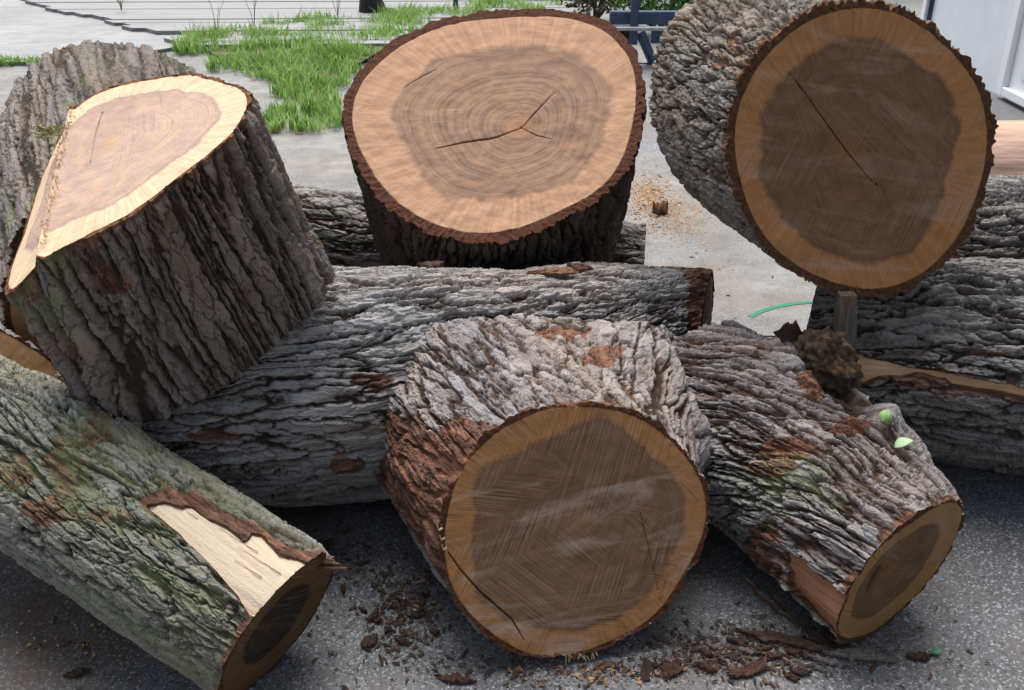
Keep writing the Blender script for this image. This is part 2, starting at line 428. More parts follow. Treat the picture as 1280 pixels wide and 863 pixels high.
def build_cap(thing, mat, rim, base, normal, nr=120, bt=.024, pith=None, cracks=(), relief=.002, seed=1, name='cut_face', off=None, crackdepth=.009, barkdrop=.0):
    """rim: displaced bark ring; base: undisplaced ring in the cut plane"""
    nth = len(rim); n = unit(normal)
    C = base.mean(0)
    rad = np.linalg.norm(base - C, axis=1)[:, None]
    W = C + (base - C) * (1 - bt / rad)
    Rm = rim - n * ((rim - base) @ n)[:, None]
    pit = C if pith is None else np.asarray(pith)
    rs = np.linspace(0, 1, nr) ** .85
    rings = [pit + r * (W - pit) for r in rs] + [W + (rim - W) * k for k in (.12, .4, .7, 1.0)]
    rhos = list(rs) + [1.03, 1.08, 1.14, 1.2]
    V = np.stack(rings).reshape(-1, 3); rho = np.repeat(np.array(rhos), nth)
    U = unit(np.cross((0, 0, 1) if abs(n[2]) < .95 else (0, 1, 0), n)); Vv = np.cross(n, U)
    uv = np.stack([(V - C) @ U, (V - C) @ Vv, np.zeros(len(V))], 1)
    d = V - pit; dl = np.linalg.norm(d, axis=1)[:, None] + 1e-6
    du = np.stack([(d @ U) / dl[:, 0], (d @ Vv) / dl[:, 0], rho], 1)
    px, py = project(V)
    ck = np.zeros(len(V))
    for pts, wd in cracks:
        pts = np.array(pts, float)
        dm = np.full(len(V), 1e9); tt = np.zeros(len(V))
        for k in range(len(pts) - 1):
            a, b = pts[k], pts[k + 1]; e = b - a
            t = np.clip(((px - a[0]) * e[0] + (py - a[1]) * e[1]) / (e @ e), 0, 1)
            dd = np.hypot(px - a[0] - t * e[0], py - a[1] - t * e[1])
            tt = np.where(dd < dm, (k + t) / (len(pts) - 1), tt); dm = np.minimum(dm, dd)
        ww = wd * .45 * (.35 + .65 * np.sin(np.pi * np.clip(tt, .02, .98)))
        ck = np.maximum(ck, np.exp(-(dm / ww) ** 2))
    inside = rho <= 1.0
    rel = fbm(uv / .06, 3, seed) * relief * inside
    rel = rel - ck * crackdepth
    rel = rel + (~inside) * np.where(rho < 1.19, fbm(uv / .012, 2, seed + 3) * .006 - barkdrop, 0)
    if off is not None: pass
    V = V + n * rel[:, None]
    return mesh_obj(name, V, grid_faces(nr + 4, nth), mat, thing, dict(rho=rho, fp=uv + seed, dirv=du, crack=ck))

def fourier_outline(pts2, order=7):
    """polar radius fitted to traced outline points about the origin"""
    d = [pts2[0]]
    P = np.vstack([pts2, pts2[:1]])
    dense = np.concatenate([np.linspace(P[i], P[i + 1], 12)[:-1] for i in range(len(pts2))])
    th = np.arctan2(dense[:, 1], dense[:, 0]); r = np.hypot(dense[:, 0], dense[:, 1])
    A = [np.ones_like(th)]
    for k in range(1, order + 1): A += [np.cos(k * th), np.sin(k * th)]
    co = np.linalg.lstsq(np.stack(A, 1), r, rcond=None)[0]
    def f(t):
        B = [np.ones_like(t)]
        for k in range(1, order + 1): B += [np.cos(k * t), np.sin(k * t)]
        return np.stack(B, -1) @ co
    return f

def face_log(poly, p0, n, axis, L, far_scale=1.0, bend=(0, 0, 0), order=7, off=None, side=None):
    """ring function of a log whose visible cut end has a measured outline"""
    n = unit(n); axis = unit(axis)
    W3 = np.array([on_plane(x, y, p0, n) for x, y in poly])
    C = (W3.max(0) + W3.min(0)) / 2; C = C - n * ((C - p0) @ n)
    U = unit(np.cross((0, 0, 1) if abs(n[2]) < .95 else (0, 1, 0), n)); Vv = np.cross(n, U)
    rf = fourier_outline(np.stack([(W3 - C) @ U, (W3 - C) @ Vv], 1), order)
    bend = np.asarray(bend, float)
    def ring(th, s):
        r = rf(th)
        O = r[:, None] * (np.cos(th)[:, None] * U + np.sin(th)[:, None] * Vv)
        sc = 1 + (far_scale - 1) * s
        if side is not None:
            su, sv = side(th, s)
            P = C + su[:, :, None] * (O @ U)[None, :, None] * U + sv[:, :, None] * (O @ Vv)[None, :, None] * Vv
        else: P = C + O[None] * sc[:, None, None]
        P = P + axis * (L * s)[:, None, None] + bend * (s * s)[:, None, None]
        if off is not None:
            o = off(C + O, U, Vv)
            P = P + axis * (o[None] * (1 - s)[:, None])[:, :, None]
        return P
    Rm = rf(np.linspace(0, 6.283, 64)).mean()
    return ring, C, Rm, U, Vv

def spine_log(pts, nA, nB, irr=.05, seed=1, flat=1.0):
    """ring function of a log along a spine of (x, y, z, r); s = 0 is end A"""
    pts = np.array(pts, float); k = len(pts)
    L = np.linalg.norm(np.diff(pts[:, :3], axis=0), axis=1); cum = np.concatenate([[0], np.cumsum(L)]); tot = cum[-1]
    deg = min(k - 1, 3)
    co = [np.polyfit(cum / tot, pts[:, j], deg) for j in range(4)]
    nA, nB = unit(nA), unit(nB)
    rng_ = np.random.RandomState(seed); am = rng_.uniform(-1, 1, (5, 2)); ph = rng_.uniform(0, 6.28, (5, 2))
    def ring(th, s):
        c = np.stack([np.polyval(co[j], s) for j in range(3)], 1); r = np.polyval(co[3], s)
        T = np.stack([np.polyval(np.polyder(co[j]), s) for j in range(3)], 1); T /= np.linalg.norm(T, axis=1)[:, None]
        B = np.cross(np.array([0, 0, 1.0])[None] * np.ones_like(T), T); B /= np.linalg.norm(B, axis=1)[:, None]
        Nn = np.cross(T, B)
        ir = np.zeros((len(s), len(th)))
        for m_ in range(5):
            ir += irr / (m_ + 1) * am[m_, 0] * np.cos((m_ + 2) * th[None] + ph[m_, 0] + s[:, None] * 2.0 * am[m_, 1])
        rr = r[:, None] * (1 + ir)
        O = rr[:, :, None] * (np.cos(th)[None, :, None] * B[:, None] + flat * np.sin(th)[None, :, None] * Nn[:, None])
        P = c[:, None] + O
        wA = np.clip(1 - s * tot / (2.4 * r), 0, 1) ** 2; wB = np.clip(1 - (1 - s) * tot / (2.4 * r), 0, 1) ** 2
        shA = -(O @ nA) / (T @ nA)[:, None]; shB = -(O @ nB) / (T @ nB)[:, None]
        P = P + T[:, None] * (np.clip(shA, -2, 2) * wA[:, None] + np.clip(shB, -2, 2) * wB[:, None])[:, :, None]
        return P
    return ring, tot, pts[:, 3].mean()

def hidden_cap(thing, G, mat, end=-1, nr=8, normal=None, name='cut_face', **kw):
    n = normal if normal is not None else unit(G['P0'][end].mean(0) - G['P0'][end // 2 if end else 1].mean(0))
    return build_cap(thing, mat, G['V'][end], G['P0'][end], n, nr=nr, name=name, **kw)

def blob(env, x, y, rx, ry, noise=.5, sc=30, seed=3):
    d = 1 - np.hypot((env['px'] - x) / rx, (env['py'] - y) / ry)
    return sm(-.15, .35, d + noise * fbm(env['q'] * sc, 3, seed)) * env['facing']

def face_n(px, py, imgdir, c):
    """normal of a disc seen with foreshortening c, leaning towards imgdir (right, down) in the picture"""
    t = -unit(ray(px, py)); d = unit(np.array([imgdir[0], imgdir[1]]))
    e = d[0] * RT - d[1] * UP; e = unit(e - t * (e @ t))
    return unit(c * t + math.sqrt(1 - c * c) * e)

# ------------------------------------------------------------------ the setting
def ground_mat(name, dark, light, stain, scale=1.0, spec=.5, rough=.55, speck=1.0):
    m = M(name); p = m.pos()
    big = m.noise(p, .9, 5, .6); med = m.noise(p, 6, 5, .65)
    sp = m.voro(p, 230 * scale, 'F1', 'Color'); spx = m.sep(sp)[0]; fine = m.noise(p, 420 * scale, 2, .6)
    c = m.mix(m.rng(big, .35, .65), dark, light)
    c = m.mix(m.rng(med, .42, .66, 0, .5), c, tuple(.62 * x for x in dark))
    c = m.mix(m.rng(spx, .80, .95, 0, .75 * speck), c, tuple(min(1, x * 2.1) for x in light))
    c = m.mix(m.rng(spx,   .22, .06, 0, .8 * speck), c, tuple(.22 * x for x in dark))
    st = m.math('ADD', m.noise(m.map(p, loc=(3, 1, 0)), 1.7, 5, .62), m.math('MULTIPLY', m.math('SUBTRACT', fine, .5), .25))
    c = m.mix(m.rng(st, .50, .70, 0, .8), c, stain)
    h = m.math('ADD', m.math('MULTIPLY', spx, .6), fine)
    return m.out(c, m.rng(med, .3, .7, rough - .1, rough + .15), m.bump(h, .35 * speck, .003), spec)

g_paving = ground_mat('paving', (.125, .129, .137), (.225, .231, .243), (.13, .085, .05), rough=.45)
g_slab = ground_mat('pale_concrete', (.22, .227, .236), (.31, .318, .327), (.19, .185, .165), speck=.3, spec=.5, rough=.5)
def sheet(name, pts, z, mat, kind='structure', sub=None, thick=0.0):
    V = [(x, y, z) for x, y in pts]; n = len(V); F = [tuple(range(n))]
    if thick:
        V += [(x, y, z - thick) for x, y in pts]
        F += [(i, i + n, (i + 1) % n + n, (i + 1) % n) for i in range(n)]
    o = mesh_obj(name, V, F, mat, None, None, False); o['kind'] = kind; return o
sheet('ground', [(-300, -40), (300, -40), (300, 600), (-300, 600)], 0, g_paving)

def gpt(px, py, z=0.0):
    p = on_z(px, py, z); return (p[0], p[1])
# the far paving is paler concrete, two slabs with a grassed joint between them
sheet('concrete_slab', [gpt(-420, 87), gpt(240, 91), gpt(330, 100), gpt(452, 135), gpt(640, 150), gpt(860, 205), gpt(1500, 200), gpt(1500, 430), gpt(900, 420), gpt(640, 410), gpt(200, 340), gpt(-420, 330)], .004, ground_mat('worn_concrete', (.165, .162, .157), (.29, .285, .273), (.17, .115, .068), speck=.35, spec=.35, rough=.6))
sheet('concrete_apron', [gpt(-700, 82), gpt(70, 82), gpt(205, 66), gpt(262, 54), gpt(215, 40), gpt(150, 27), gpt(100, 16), gpt(40, 0), gpt(0, -12), gpt(-700, -14)], .03, g_slab, thick=.05)
sheet('yard_floor', [gpt(560, 20), gpt(800, 80), gpt(1400, 110), (14, 16), (2, 16), (0, 13)], .008, g_slab)

# weathered deck boards at the back left
def deck():
    m = M('weathered_boards'); p = m.pos()
    v = m.noise(m.map(p, (.6, 16, 1)), 2.2, 5, .6); g = m.noise(m.map(p, (1, 9, 1)), 14, 4)
    c = m.mix(m.rng(v, .35, .68), (.19, .195, .20), (.31, .318, .325)); c = m.mix(m.rng(g, .5, .75, 0, .6), c, (.14, .135, .125))
    mat = m.out(c, .6, m.bump(g, .3, .004), .4)
    a = np.array(on_z(262, 54, .07)); b = np.array(on_z(38, -2, .07))
    rnd = random.Random(4); mb = MB()
    y = a[1] - .02
    k = 0
    while y < 14.5:
        wdt = .17
        t = (y + wdt / 2 - a[1]) / (b[1] - a[1]); xl = a[0] + (b[0] - a[0]) * max(t, 0) + rnd.uniform(-.12, .10)
        xr = 0.6 + .3 * t
        sl2 = (b[0] - a[0]) / (b[1] - a[1]) * (wdt - .012)
        if 1 < k < 4: xl += .45
        zt = .062 + rnd.uniform(-.005, .005); g2 = rnd.uniform(-.02, .02); y1 = y + wdt - rnd.uniform(.006, .016)
        q_ = [(xl, y), (xr, y + .15), (xr, y1 + .15), (xl + sl2, y1)]
        mb.add([(x_, y_, z_) for z_ in (.02, zt) for x_, y_ in q_], [(3, 2, 1, 0), (4, 5, 6, 7), (0, 1, 5, 4), (1, 2, 6, 5), (2, 3, 7, 6), (3, 0, 4, 7)])
        y += wdt; k += 1
    o = mb.obj('wooden_deck', mat)
    props(o, 'low deck of weathered white boards behind the grass at the back left', 'deck')
deck()

# white building with a door on the right
def building():
    x0 = 3.32
    wm = simple('white_wall_paint', (.70, .76, .82), .45, .04, 6, .4); tm = simple('white_trim_paint', (.80, .83, .86), .4, .03, 8, .4)
    gm = simple('frosted_pane', (.50, .57, .63), .25, .05, 4, .5); dk = simple('dark_joint', (.03, .05, .09), .6)
    t = empty('white_building', (x0, 6.6, 0), 'white building side with a panelled door at the top right corner', 'building')
    b = MB(); b.box((x0 + 2.0, 6.35, 1.6), (4.0, 3.9, 3.2), bev=.01); b.obj('wall', wm, t)
    f = MB()
    f.box((x0 - .03, 6.73, 1.2), (.06, .09, 2.2), bev=.006); f.box((x0 - .03, 5.6, 1.2), (.06, .09, 2.2), bev=.006)
    f.box((x0 - .03, 6.165, .13), (.062, 1.04, .06), bev=.006); f.box((x0 - .03, 6.165, 2.27), (.06, 1.04, .07), bev=.006)
    d = MB(); d.box((x0 - .012, 6.165, 1.2), (.02, 1.03, 2.08))
    do = d.obj('door', tm, t); f.obj('door_frame', tm, do)
    p = MB(); p.box((x0 - .026, 6.17, 1.45), (.012, .72, 1.1), bev=.004); p.obj('door_pane', gm, do)
    q = MB(); q.box((x0 - .026, 6.17, .52), (.012, .72, .56), bev=.004); q.obj('door_panel', wm, do)
    c = MB(); c.box((x0 - .01, 8.27, 1.6), (.08, .07, 3.2), bev=.005); c.obj('corner_trim', tm, t)
    j = MB(); j.box((x0 - .006, 8.21, 1.6), (.05, .012, 3.2)); j.obj('joint_strip', dk, t)
    s = MB(); s.box((x0 - .2, 6.4, .035), (.62, 2.2, .07), bev=.01); s.obj('door_step', simple('step_concrete', (.16, .165, .17), .7), t)
building()
def far_wall():
    mb = MB(); mb.box((3.6, 13.2, 1.1), (6.0, .2, 2.2), bev=.01)
    props(mb.obj('beige_wall', simple('beige_render', (.45, .40, .31), .8, .08, 5)), 'plain beige wall standing far behind the big right log', 'wall')
far_wall()

# blue steel trailer frame behind the stumps
def cart():
    bm_ = simple('blue_steel', (.035, .065, .13), .45, .3, 12, .5); sv = simple('bare_steel', (.42, .45, .47), .35, .15, 15, .5, .8)
    y = 8.3
    P = lambda px, py, dy=0: at_y(px, py, y + dy)
    t = empty('steel_cart_frame', tuple(on_z(792, 88)), 'dark blue steel cart frame with upright post and bare rail between two stumps', 'cart')
    s = .0068
    mb = MB(); a, b = P(762, 22), P(930, 25); mb.box(((a[0] + b[0]) / 2, y, a[2]), (b[0] - a[0], .07, .10), bev=.006); mb.obj('beam', bm_, t)
    mb = MB(); a = P(792, 24); mb.box((a[0], y - .055, .66), (.065, .04, 1.0), bev=.005); mb.obj('post', bm_, t)
    mb = MB(); a = P(868, 24); mb.box((a[0], y - .055, .66), (.10, .04, 1.0), bev=.005); mb.obj('post', bm_, t)
    mb = MB(); a, b = P(770, 36, -.12), P(838, 37, -.12); mb.box(((a[0] + b[0]) / 2, y - .12, a[2]), (b[0] - a[0], .05, .03), bev=.006); mb.obj('rail', sv, t)
    mb = MB(); a = P(800, 40); b = P(815, 84); mb.tube([a, (b[0], y, .02)], .04, 8); mb.obj('leg', bm_, t)
    mb = MB(); a = P(880, 40); mb.tube([a, (a[0] + .05, y, .02)], .04, 8); mb.obj('leg', bm_, t)
    mb = MB(); a = P(835, 46); mb.box((a[0], y + .05, a[2]), (.26, .03, .12), bev=.005); mb.obj('side_plate', bm_, t)
    mb = MB(); a = P(775, 30); mb.box((a[0], y + .2, .2), (.22, .3, .12), bev=.01); mb.obj('dark_void_box', simple('void_black', (.012, .014, .02), .5), t)  # black box added as a stand-in for a dark void in the frame
cart()
def pole_and_cone():
    p = on_z(570, 21)
    mb = MB(); mb.tube([p, p + np.array([0, 0, 1.1])], .026, 10); mb.tube([p, p + np.array([0, 0, .02])], .06, 10)
    props(mb.obj('steel_pole', simple('slate_steel', (.05, .075, .115), .5), origin=p), 'thin blue grey upright pole behind the middle stump', 'pole')
    p = on_z(468, 22); mb = MB()
    mb.tube([p, p + np.array([0, 0, .03]), p + np.array([-.01, 0, .032]), p + np.array([-.05, 0, .3]), p + np.array([-.06, 0, .42])], [.2, .2, .16, .075, .05], 14)
    props(mb.obj('rubber_cone', simple('black_rubber', (.014, .018, .024), .6), smooth=False, origin=p), 'black cone shaped foot standing on the pale boards by the grass', 'cone')
pole_and_cone()

# grass (nobody could count the blades)
def blades(name, polys, n, hgt, seed, cols, z=0.012):
    r = np.random.RandomState(seed); V = []; 
    X, Y, H = [], [], []
    for poly, share, hm in polys:
        P = np.array([gpt(x, y) for x, y in poly]); lo, hi = P.min(0), P.max(0); got = 0; want = int(n * share)
        while got < want:
            c = r.uniform(lo, hi, (want, 2)); s_ = poly_sd(c[:, 0], c[:, 1], P)
            cl = fbm(np.stack([c[:, 0] * 2.3, c[:, 1] * 2.3, c[:, 0] * 0], 1), 2, seed)
            keep = (s_ + cl * .32 > .02) & (r.rand(want) < .42 + 1.1 * cl)
            c = c[keep][:want - got]; cl = cl[keep][:want - got]; got += len(c)
            X.append(c[:, 0]); Y.append(c[:, 1]); H.append(hm * hgt * (1 + 1.0 * cl))
    X, Y, H = map(np.concatenate, (X, Y, H)); N = len(X)
    h = H * r.lognormal(0, .32, N); az = r.uniform(0, 6.283, N); ln = r.uniform(.1, .75, N) * h; wd = r.uniform(.004, .0085, N)
    dx, dy = np.cos(az), np.sin(az); sx, sy = -dy, dx
    pts = []
    for t_, wk in ((0, 1), (.5, .8), (1, 0.08)):
        bx = X + dx * ln * t_ ** 2; by = Y + dy * ln * t_ ** 2; bz = z + h * (t_ - .18 * t_ * t_)
        pts += [np.stack([bx - sx * wd * wk, by - sy * wd * wk, bz], 1), np.stack([bx + sx * wd * wk, by + sy * wd * wk, bz], 1)]
    V = np.stack(pts, 1).reshape(-1, 3); b = (np.arange(N) * 6)[:, None]
    F = np.concatenate([b + np.array([[0, 1, 3, 2]]), b + np.array([[2, 3, 5, 4]])])
    m = M(name + '_blade'); rn = m.attr('rnd')
    c = m.ramp(rn, cols)
    m.out(c, .55, None, .3); m.b.inputs['Transmission Weight'].default_value = 0
    tr = m.n('ShaderNodeBsdfTranslucent'); m.set(tr.inputs[0], c); mx = m.n('ShaderNodeMixShader'); mx.inputs[0].default_value = .35
    m.t.links.new(m.b.outputs[0], mx.inputs[1]); m.t.links.new(tr.outputs[0], mx.inputs[2]); m.t.links.new(mx.outputs[0], m.t.nodes['Material Output'].inputs[0])
    o = mesh_obj(name, V, F, m.m, None, dict(rnd=np.repeat(np.clip(r.rand(N) * .8 + .35 * perlin(np.stack([X * 3, Y * 3, X * 0], 1), 5), 0, 1), 6)), True)
    return o
soil = simple('grass_soil', (.10, .115, .055), .9, .5, 9, .1)
patch_main = [(226, 62), (300, 40), (370, 33), (450, 27), (520, 18), (600, 6), (700, -4), (700, 14), (560, 45), (490, 70), (452, 92), (436, 130), (430, 160), (404, 178), (380, 168), (392, 140), (362, 132), (338, 120), (352, 108), (300, 98), (262, 88)]
sheet('soil_patch', [gpt(x, y) for x, y in [(250, 62), (330, 44), (460, 32), (560, 16), (690, -2), (690, 8), (550, 42), (480, 66), (440, 90), (422, 104), (350, 92), (290, 86)]], .034, soil)
g1 = blades('grass', [(patch_main, .93, 1.0), ([(-30, 84), (-30, 78), (60, 75), (78, 76), (66, 83)], .04, .5), ([(335, 168), (330, 130), (350, 120), (372, 140)], .03, .7)], 15000, .085, 3,
            [(0, (.15, .28, .06)), (.35, (.25, .43, .10)), (.65, (.36, .54, .16)), (.9, (.50, .58, .25)), (1, (.58, .52, .34))], z=.012)
props(g1, kind='stuff', label='unmown green grass growing between the concrete slabs', cat='grass')

def weed(px, py, n, h, seed, label):
    p = on_z(px, py, .07); r = random.Random(seed); mb = MB()
    for k in range(n):
        a = r.uniform(0, 6.28); l = h * r.uniform(.5, 1); d = l * r.uniform(.15, .5)
        q = [p, p + np.array([math.cos(a) * d * .35, math.sin(a) * d * .35, l * .55]), p + np.array([math.cos(a) * d, math.sin(a) * d, l])]
        mb.tube(q, [.0028, .0024, .001], 4)
        for j in range(4):
            t = r.uniform(.4, 1); c = q[1] * (1 - t) + q[2] * t; b = r.uniform(0, 6.28); s_ = .022
            v = np.array([math.cos(b), math.sin(b), .4]) * s_; u = np.array([-math.sin(b), math.cos(b), 0]) * s_ * .4
            mb.add([c, c + v * .5 + u, c + v, c + v * .5 - u], [(0, 1, 2, 3)])
    props(mb.obj('weed', simple('weed_green', (.16, .24, .07), .6), origin=p), label, 'weed')
weed(272, 44, 3, .38, 1, 'thin tall weed at the left edge of the grass by the boards')
weed(318, 34, 4, .4, 2, 'bushier dark seeded weed rising in front of the pale boards')
weed(152, 14, 8, .14, 3, 'small green tuft growing in the gap of the weathered boards')
weed(422, 22, 5, .4, 5, 'weed beside the black cone at the end of the boards')

def bush(px, py, y, rx, rz, n, seed, cols, label):
    r = np.random.RandomState(seed); c = at_y(px, py, y)
    d = r.normal(size=(n, 3)); d /= np.linalg.norm(d, axis=1)[:, None]
    rad = r.uniform(.35, 1, n) ** .5 * (1 + .35 * perlin(d * 2.2, seed)); P = c + d * rad[:, None] * np.array([rx, rx * .7, rz])
    P = P[P[:, 2] > .02]; n = len(P)
    a = r.normal(size=(n, 3)); a /= np.linalg.norm(a, axis=1)[:, None]; b = np.cross(a, r.normal(size=(n, 3))); b /= np.linalg.norm(b, axis=1)[:, None]
    s_ = r.uniform(.02, .05, n)[:, None]
    V = np.stack([P, P + a * s_ + b * s_ * .45, P + a * 2 * s_, P + a * s_ - b * s_ * .45], 1).reshape(-1, 3)
    m = M('leaf_' + str(seed)); m.out(m.ramp(m.attr('rnd'), cols), .5, None, .3)
    t = empty('shrub', (c[0], c[1], 0), label, 'shrub')
    mesh_obj('foliage', V, np.arange(n * 4).reshape(-1, 4), m.m, t, dict(rnd=np.repeat(r.rand(n), 4)), False)
    mb = MB()
    for k in range(5): mb.tube([(c[0], c[1], 0), tuple(c + r.normal(size=3) * np.array([rx, rx, rz]) * .35)], [.02, .008], 6)
    mb.obj('stem', simple('shrub_stem', (.09, .06, .035), .8), t)
bush(838, -20, 9.6, .55, .42, 2600, 8, [(0, (.03, .09, .015)), (.5, (.07, .17, .03)), (1, (.15, .27, .06))], 'bright green leafy shrub behind the blue cart frame')
bush(745, -30, 10.4, .5, .35, 1500, 9, [(0, (.05, .05, .02)), (.5, (.12, .10, .05)), (1, (.20, .20, .09))], 'dull brownish shrub behind the blue cart frame')

# ------------------------------------------------------------------ logs
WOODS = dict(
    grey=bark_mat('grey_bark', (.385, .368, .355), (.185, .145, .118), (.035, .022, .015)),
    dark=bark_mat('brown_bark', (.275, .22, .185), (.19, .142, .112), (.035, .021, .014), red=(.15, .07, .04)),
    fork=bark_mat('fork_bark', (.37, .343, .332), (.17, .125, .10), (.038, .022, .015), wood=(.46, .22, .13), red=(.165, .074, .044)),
    brown_grey=bark_mat('weathered_bark', (.255, .228, .205), (.19, .16, .135), (.035, .023, .016)),  # darker brown-grey bark of the log behind
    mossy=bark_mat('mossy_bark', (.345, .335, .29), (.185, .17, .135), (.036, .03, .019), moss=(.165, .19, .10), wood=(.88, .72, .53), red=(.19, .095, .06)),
    black=bark_mat('shadowed_bark', (.13, .105, .09), (.065, .045, .036), (.03, .018, .013), red=(.10, .045, .025)),  # near-black tone stands in for the shadow on the middle stump's bark
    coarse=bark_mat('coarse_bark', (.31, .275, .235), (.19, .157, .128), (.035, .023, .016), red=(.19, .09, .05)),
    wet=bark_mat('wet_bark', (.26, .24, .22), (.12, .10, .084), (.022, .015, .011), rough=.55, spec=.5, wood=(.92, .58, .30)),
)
black_end = face_mat('blackened_cut', (.03, .022, .017), (.05, .034, .022))
plain_end = face_mat('old_cut', (.20, .12, .07), (.40, .25, .13))

def strip_mask(env, poly, soft=5, amp=7, sc=45, seed=4, aniso=.25):
    sd = poly_sd(env['px'], env['py'], poly) + amp * fbm(env['q'] * np.float32([sc, sc, sc * aniso]), 3, seed)
    return sm(-soft, soft, sd) * env['facing']
def apply_wood(env, disp, m, depth=-.020):
    env['at']['wood'] = np.maximum(env['at']['wood'], m).astype(np.float32)
    fl = fbm(env['q'] * np.float32([60, 60, 5]), 2, 8) * .0025
    return disp * (1 - sm(.35, .75, m)) + (depth + fl) * sm(.35, .75, m)
def reds(env, base=0.0, sc=9, seed=2, amp=.55):
    q = env['q'] * np.float32([sc, sc, sc * .45])
    return np.clip(base + amp * fbm(q, 3, seed) + .22 * (env['lev'] - .5), 0, 1)

# --- big stump, top middle
def stump_middle():
    n = unit((0, -.643, .766)); p0 = at_y(615, 155, 2.95)
    poly = [(425, 150), (430, 115), (450, 85), (480, 58), (525, 30), (580, 16), (640, 10), (700, 11), (745, 19), (780, 44), (801, 70), (808, 100), (806, 140), (801, 180), (786, 215), (760, 245), (720, 270), (670, 293), (620, 306), (570, 303), (530, 291), (490, 266), (460, 236), (440, 200)]
    ring, C, R, U, V = face_log(poly, p0, n, -n, .72, .96)
    t = empty('walnut_stump', tuple(C - n * .72 * .9), 'wide pale topped stump tilted toward the camera, with a forked crack at its centre', 'stump', 'cut log pieces')
    def mk(e, d):
        e['at']['red'] = np.clip(reds(e, .15) + .5 * sm(.08, .0, e['s']), 0, 1).astype(np.float32); return d
    g = build_bark(t, ring, .72, R, WOODS['black'], 640, 240, .024, mk, seed=11, cell=.036, aniso=7)
    pith = on_plane(652, 160, p0, n)
    fm = face_mat('pale_cut', (.45, .285, .195), (.69, .41, .255), edge=.75, barkc=(.12, .048, .028), ring=.75, saw=.35, sawrot=.35, seed=1.3, fade=.06)
    cr = [([(545, 186), (580, 178), (620, 172), (652, 160)], 1.9), ([(652, 160), (668, 142), (693, 116)], 1.3), ([(652, 160), (672, 170), (690, 174)], 1.0), ([(505, 110), (530, 95), (548, 86)], .6)]
    build_cap(t, fm, g['V'][0], g['P0'][0], n, 200, .036, pith, cr, .004, 5)
    hidden_cap(t, g, plain_end)
stump_middle()

# --- big log, top right
def log_right():
    n = face_n(1075, 185, (1, .1), .92); p0 = at_y(1075, 185, 2.36)
    poly = [(905, 175), (908, 140), (920, 105), (945, 65), (980, 30), (1020, 7), (1060, -4), (1110, -1), (1152, 14), (1190, 45), (1217, 75), (1237, 110), (1247, 150), (1246, 190), (1236, 240), (1216, 290), (1186, 330), (1150, 358), (1110, 373), (1070, 372), (1030, 362), (990, 345), (955, 315), (930, 280), (912, 235)]
    ring, C, R, U, V = face_log(poly, p0, n, (0, 1, 0), 1, 1)
    far = at_y(952, 128, 2.93); ax = far - C; L = np.linalg.norm(ax)
    ring, C, R, U, V = face_log(poly, p0, n, ax, L, 1.0)
    t = empty('walnut_log', tuple(C + ax * .5 - np.array([0, 0, R])), 'big upright brown faced log with coarse grey bark, propped on the darker logs', 'log', 'cut log pieces')
    def mk(e, d):
        r = reds(e, .08, 7, 3) + .35 * blob(e, 940, 70, 60, 40) * sm(.3, .7, e['lev'])
        e['at']['red'] = np.clip(r + .6 * sm(.06, .0, e['s']), 0, 1).astype(np.float32)
        return d
    g = build_bark(t, ring, L, R, WOODS['coarse'], 760, 260, .018, mk, seed=5, cell=.030, aniso=5.5, flake=.018, fl_an=2.2, fl_w=.45, swirl=.2, wig=.8, fur_w=.2, cross=.6, rim=.45)
    pith = on_plane(1055, 188, p0, n)
    fm = face_mat('brown_cut', (.205, .106, .060), (.44, .205, .078), edge=.80, barkc=(.10, .05, .026), ring=.5, saw=.75, sawrot=-.18, seed=4.2, fade=.05, wander=.38, wornf=.45)
    cr = [([(985, 90), (1003, 112), (1030, 150), (1055, 185), (1085, 222), (1102, 236)], 1.0), ([(996, 104), (1006, 116)], 1.6)]
    co = build_cap(t, fm, g['V'][0], g['P0'][0], n, 190, .026, pith, cr, .004, 6)
    hidden_cap(t, g, plain_end)
    # shallow scratched strokes low on the face
    mb = MB()
    for a, b in (((1109, 291), (1117, 303)), ((1118, 284), (1126, 296)), ((1118, 284), (1125, 280)), ((1122, 290), (1128, 286)), ((1126, 296), (1133, 292)), ((1127, 273), (1137, 287)), ((1133, 281), (1138, 277)), ((1138, 272), (1144, 281))):
        A, B = on_plane(*a, p0, n) + n * .004, on_plane(*b, p0, n) + n * .004
        mb.tube([A, B], .0008, 5)
    mb.obj('scratched_marks', simple('scratched_wood', (.25, .15, .09), .8), t)
log_right()

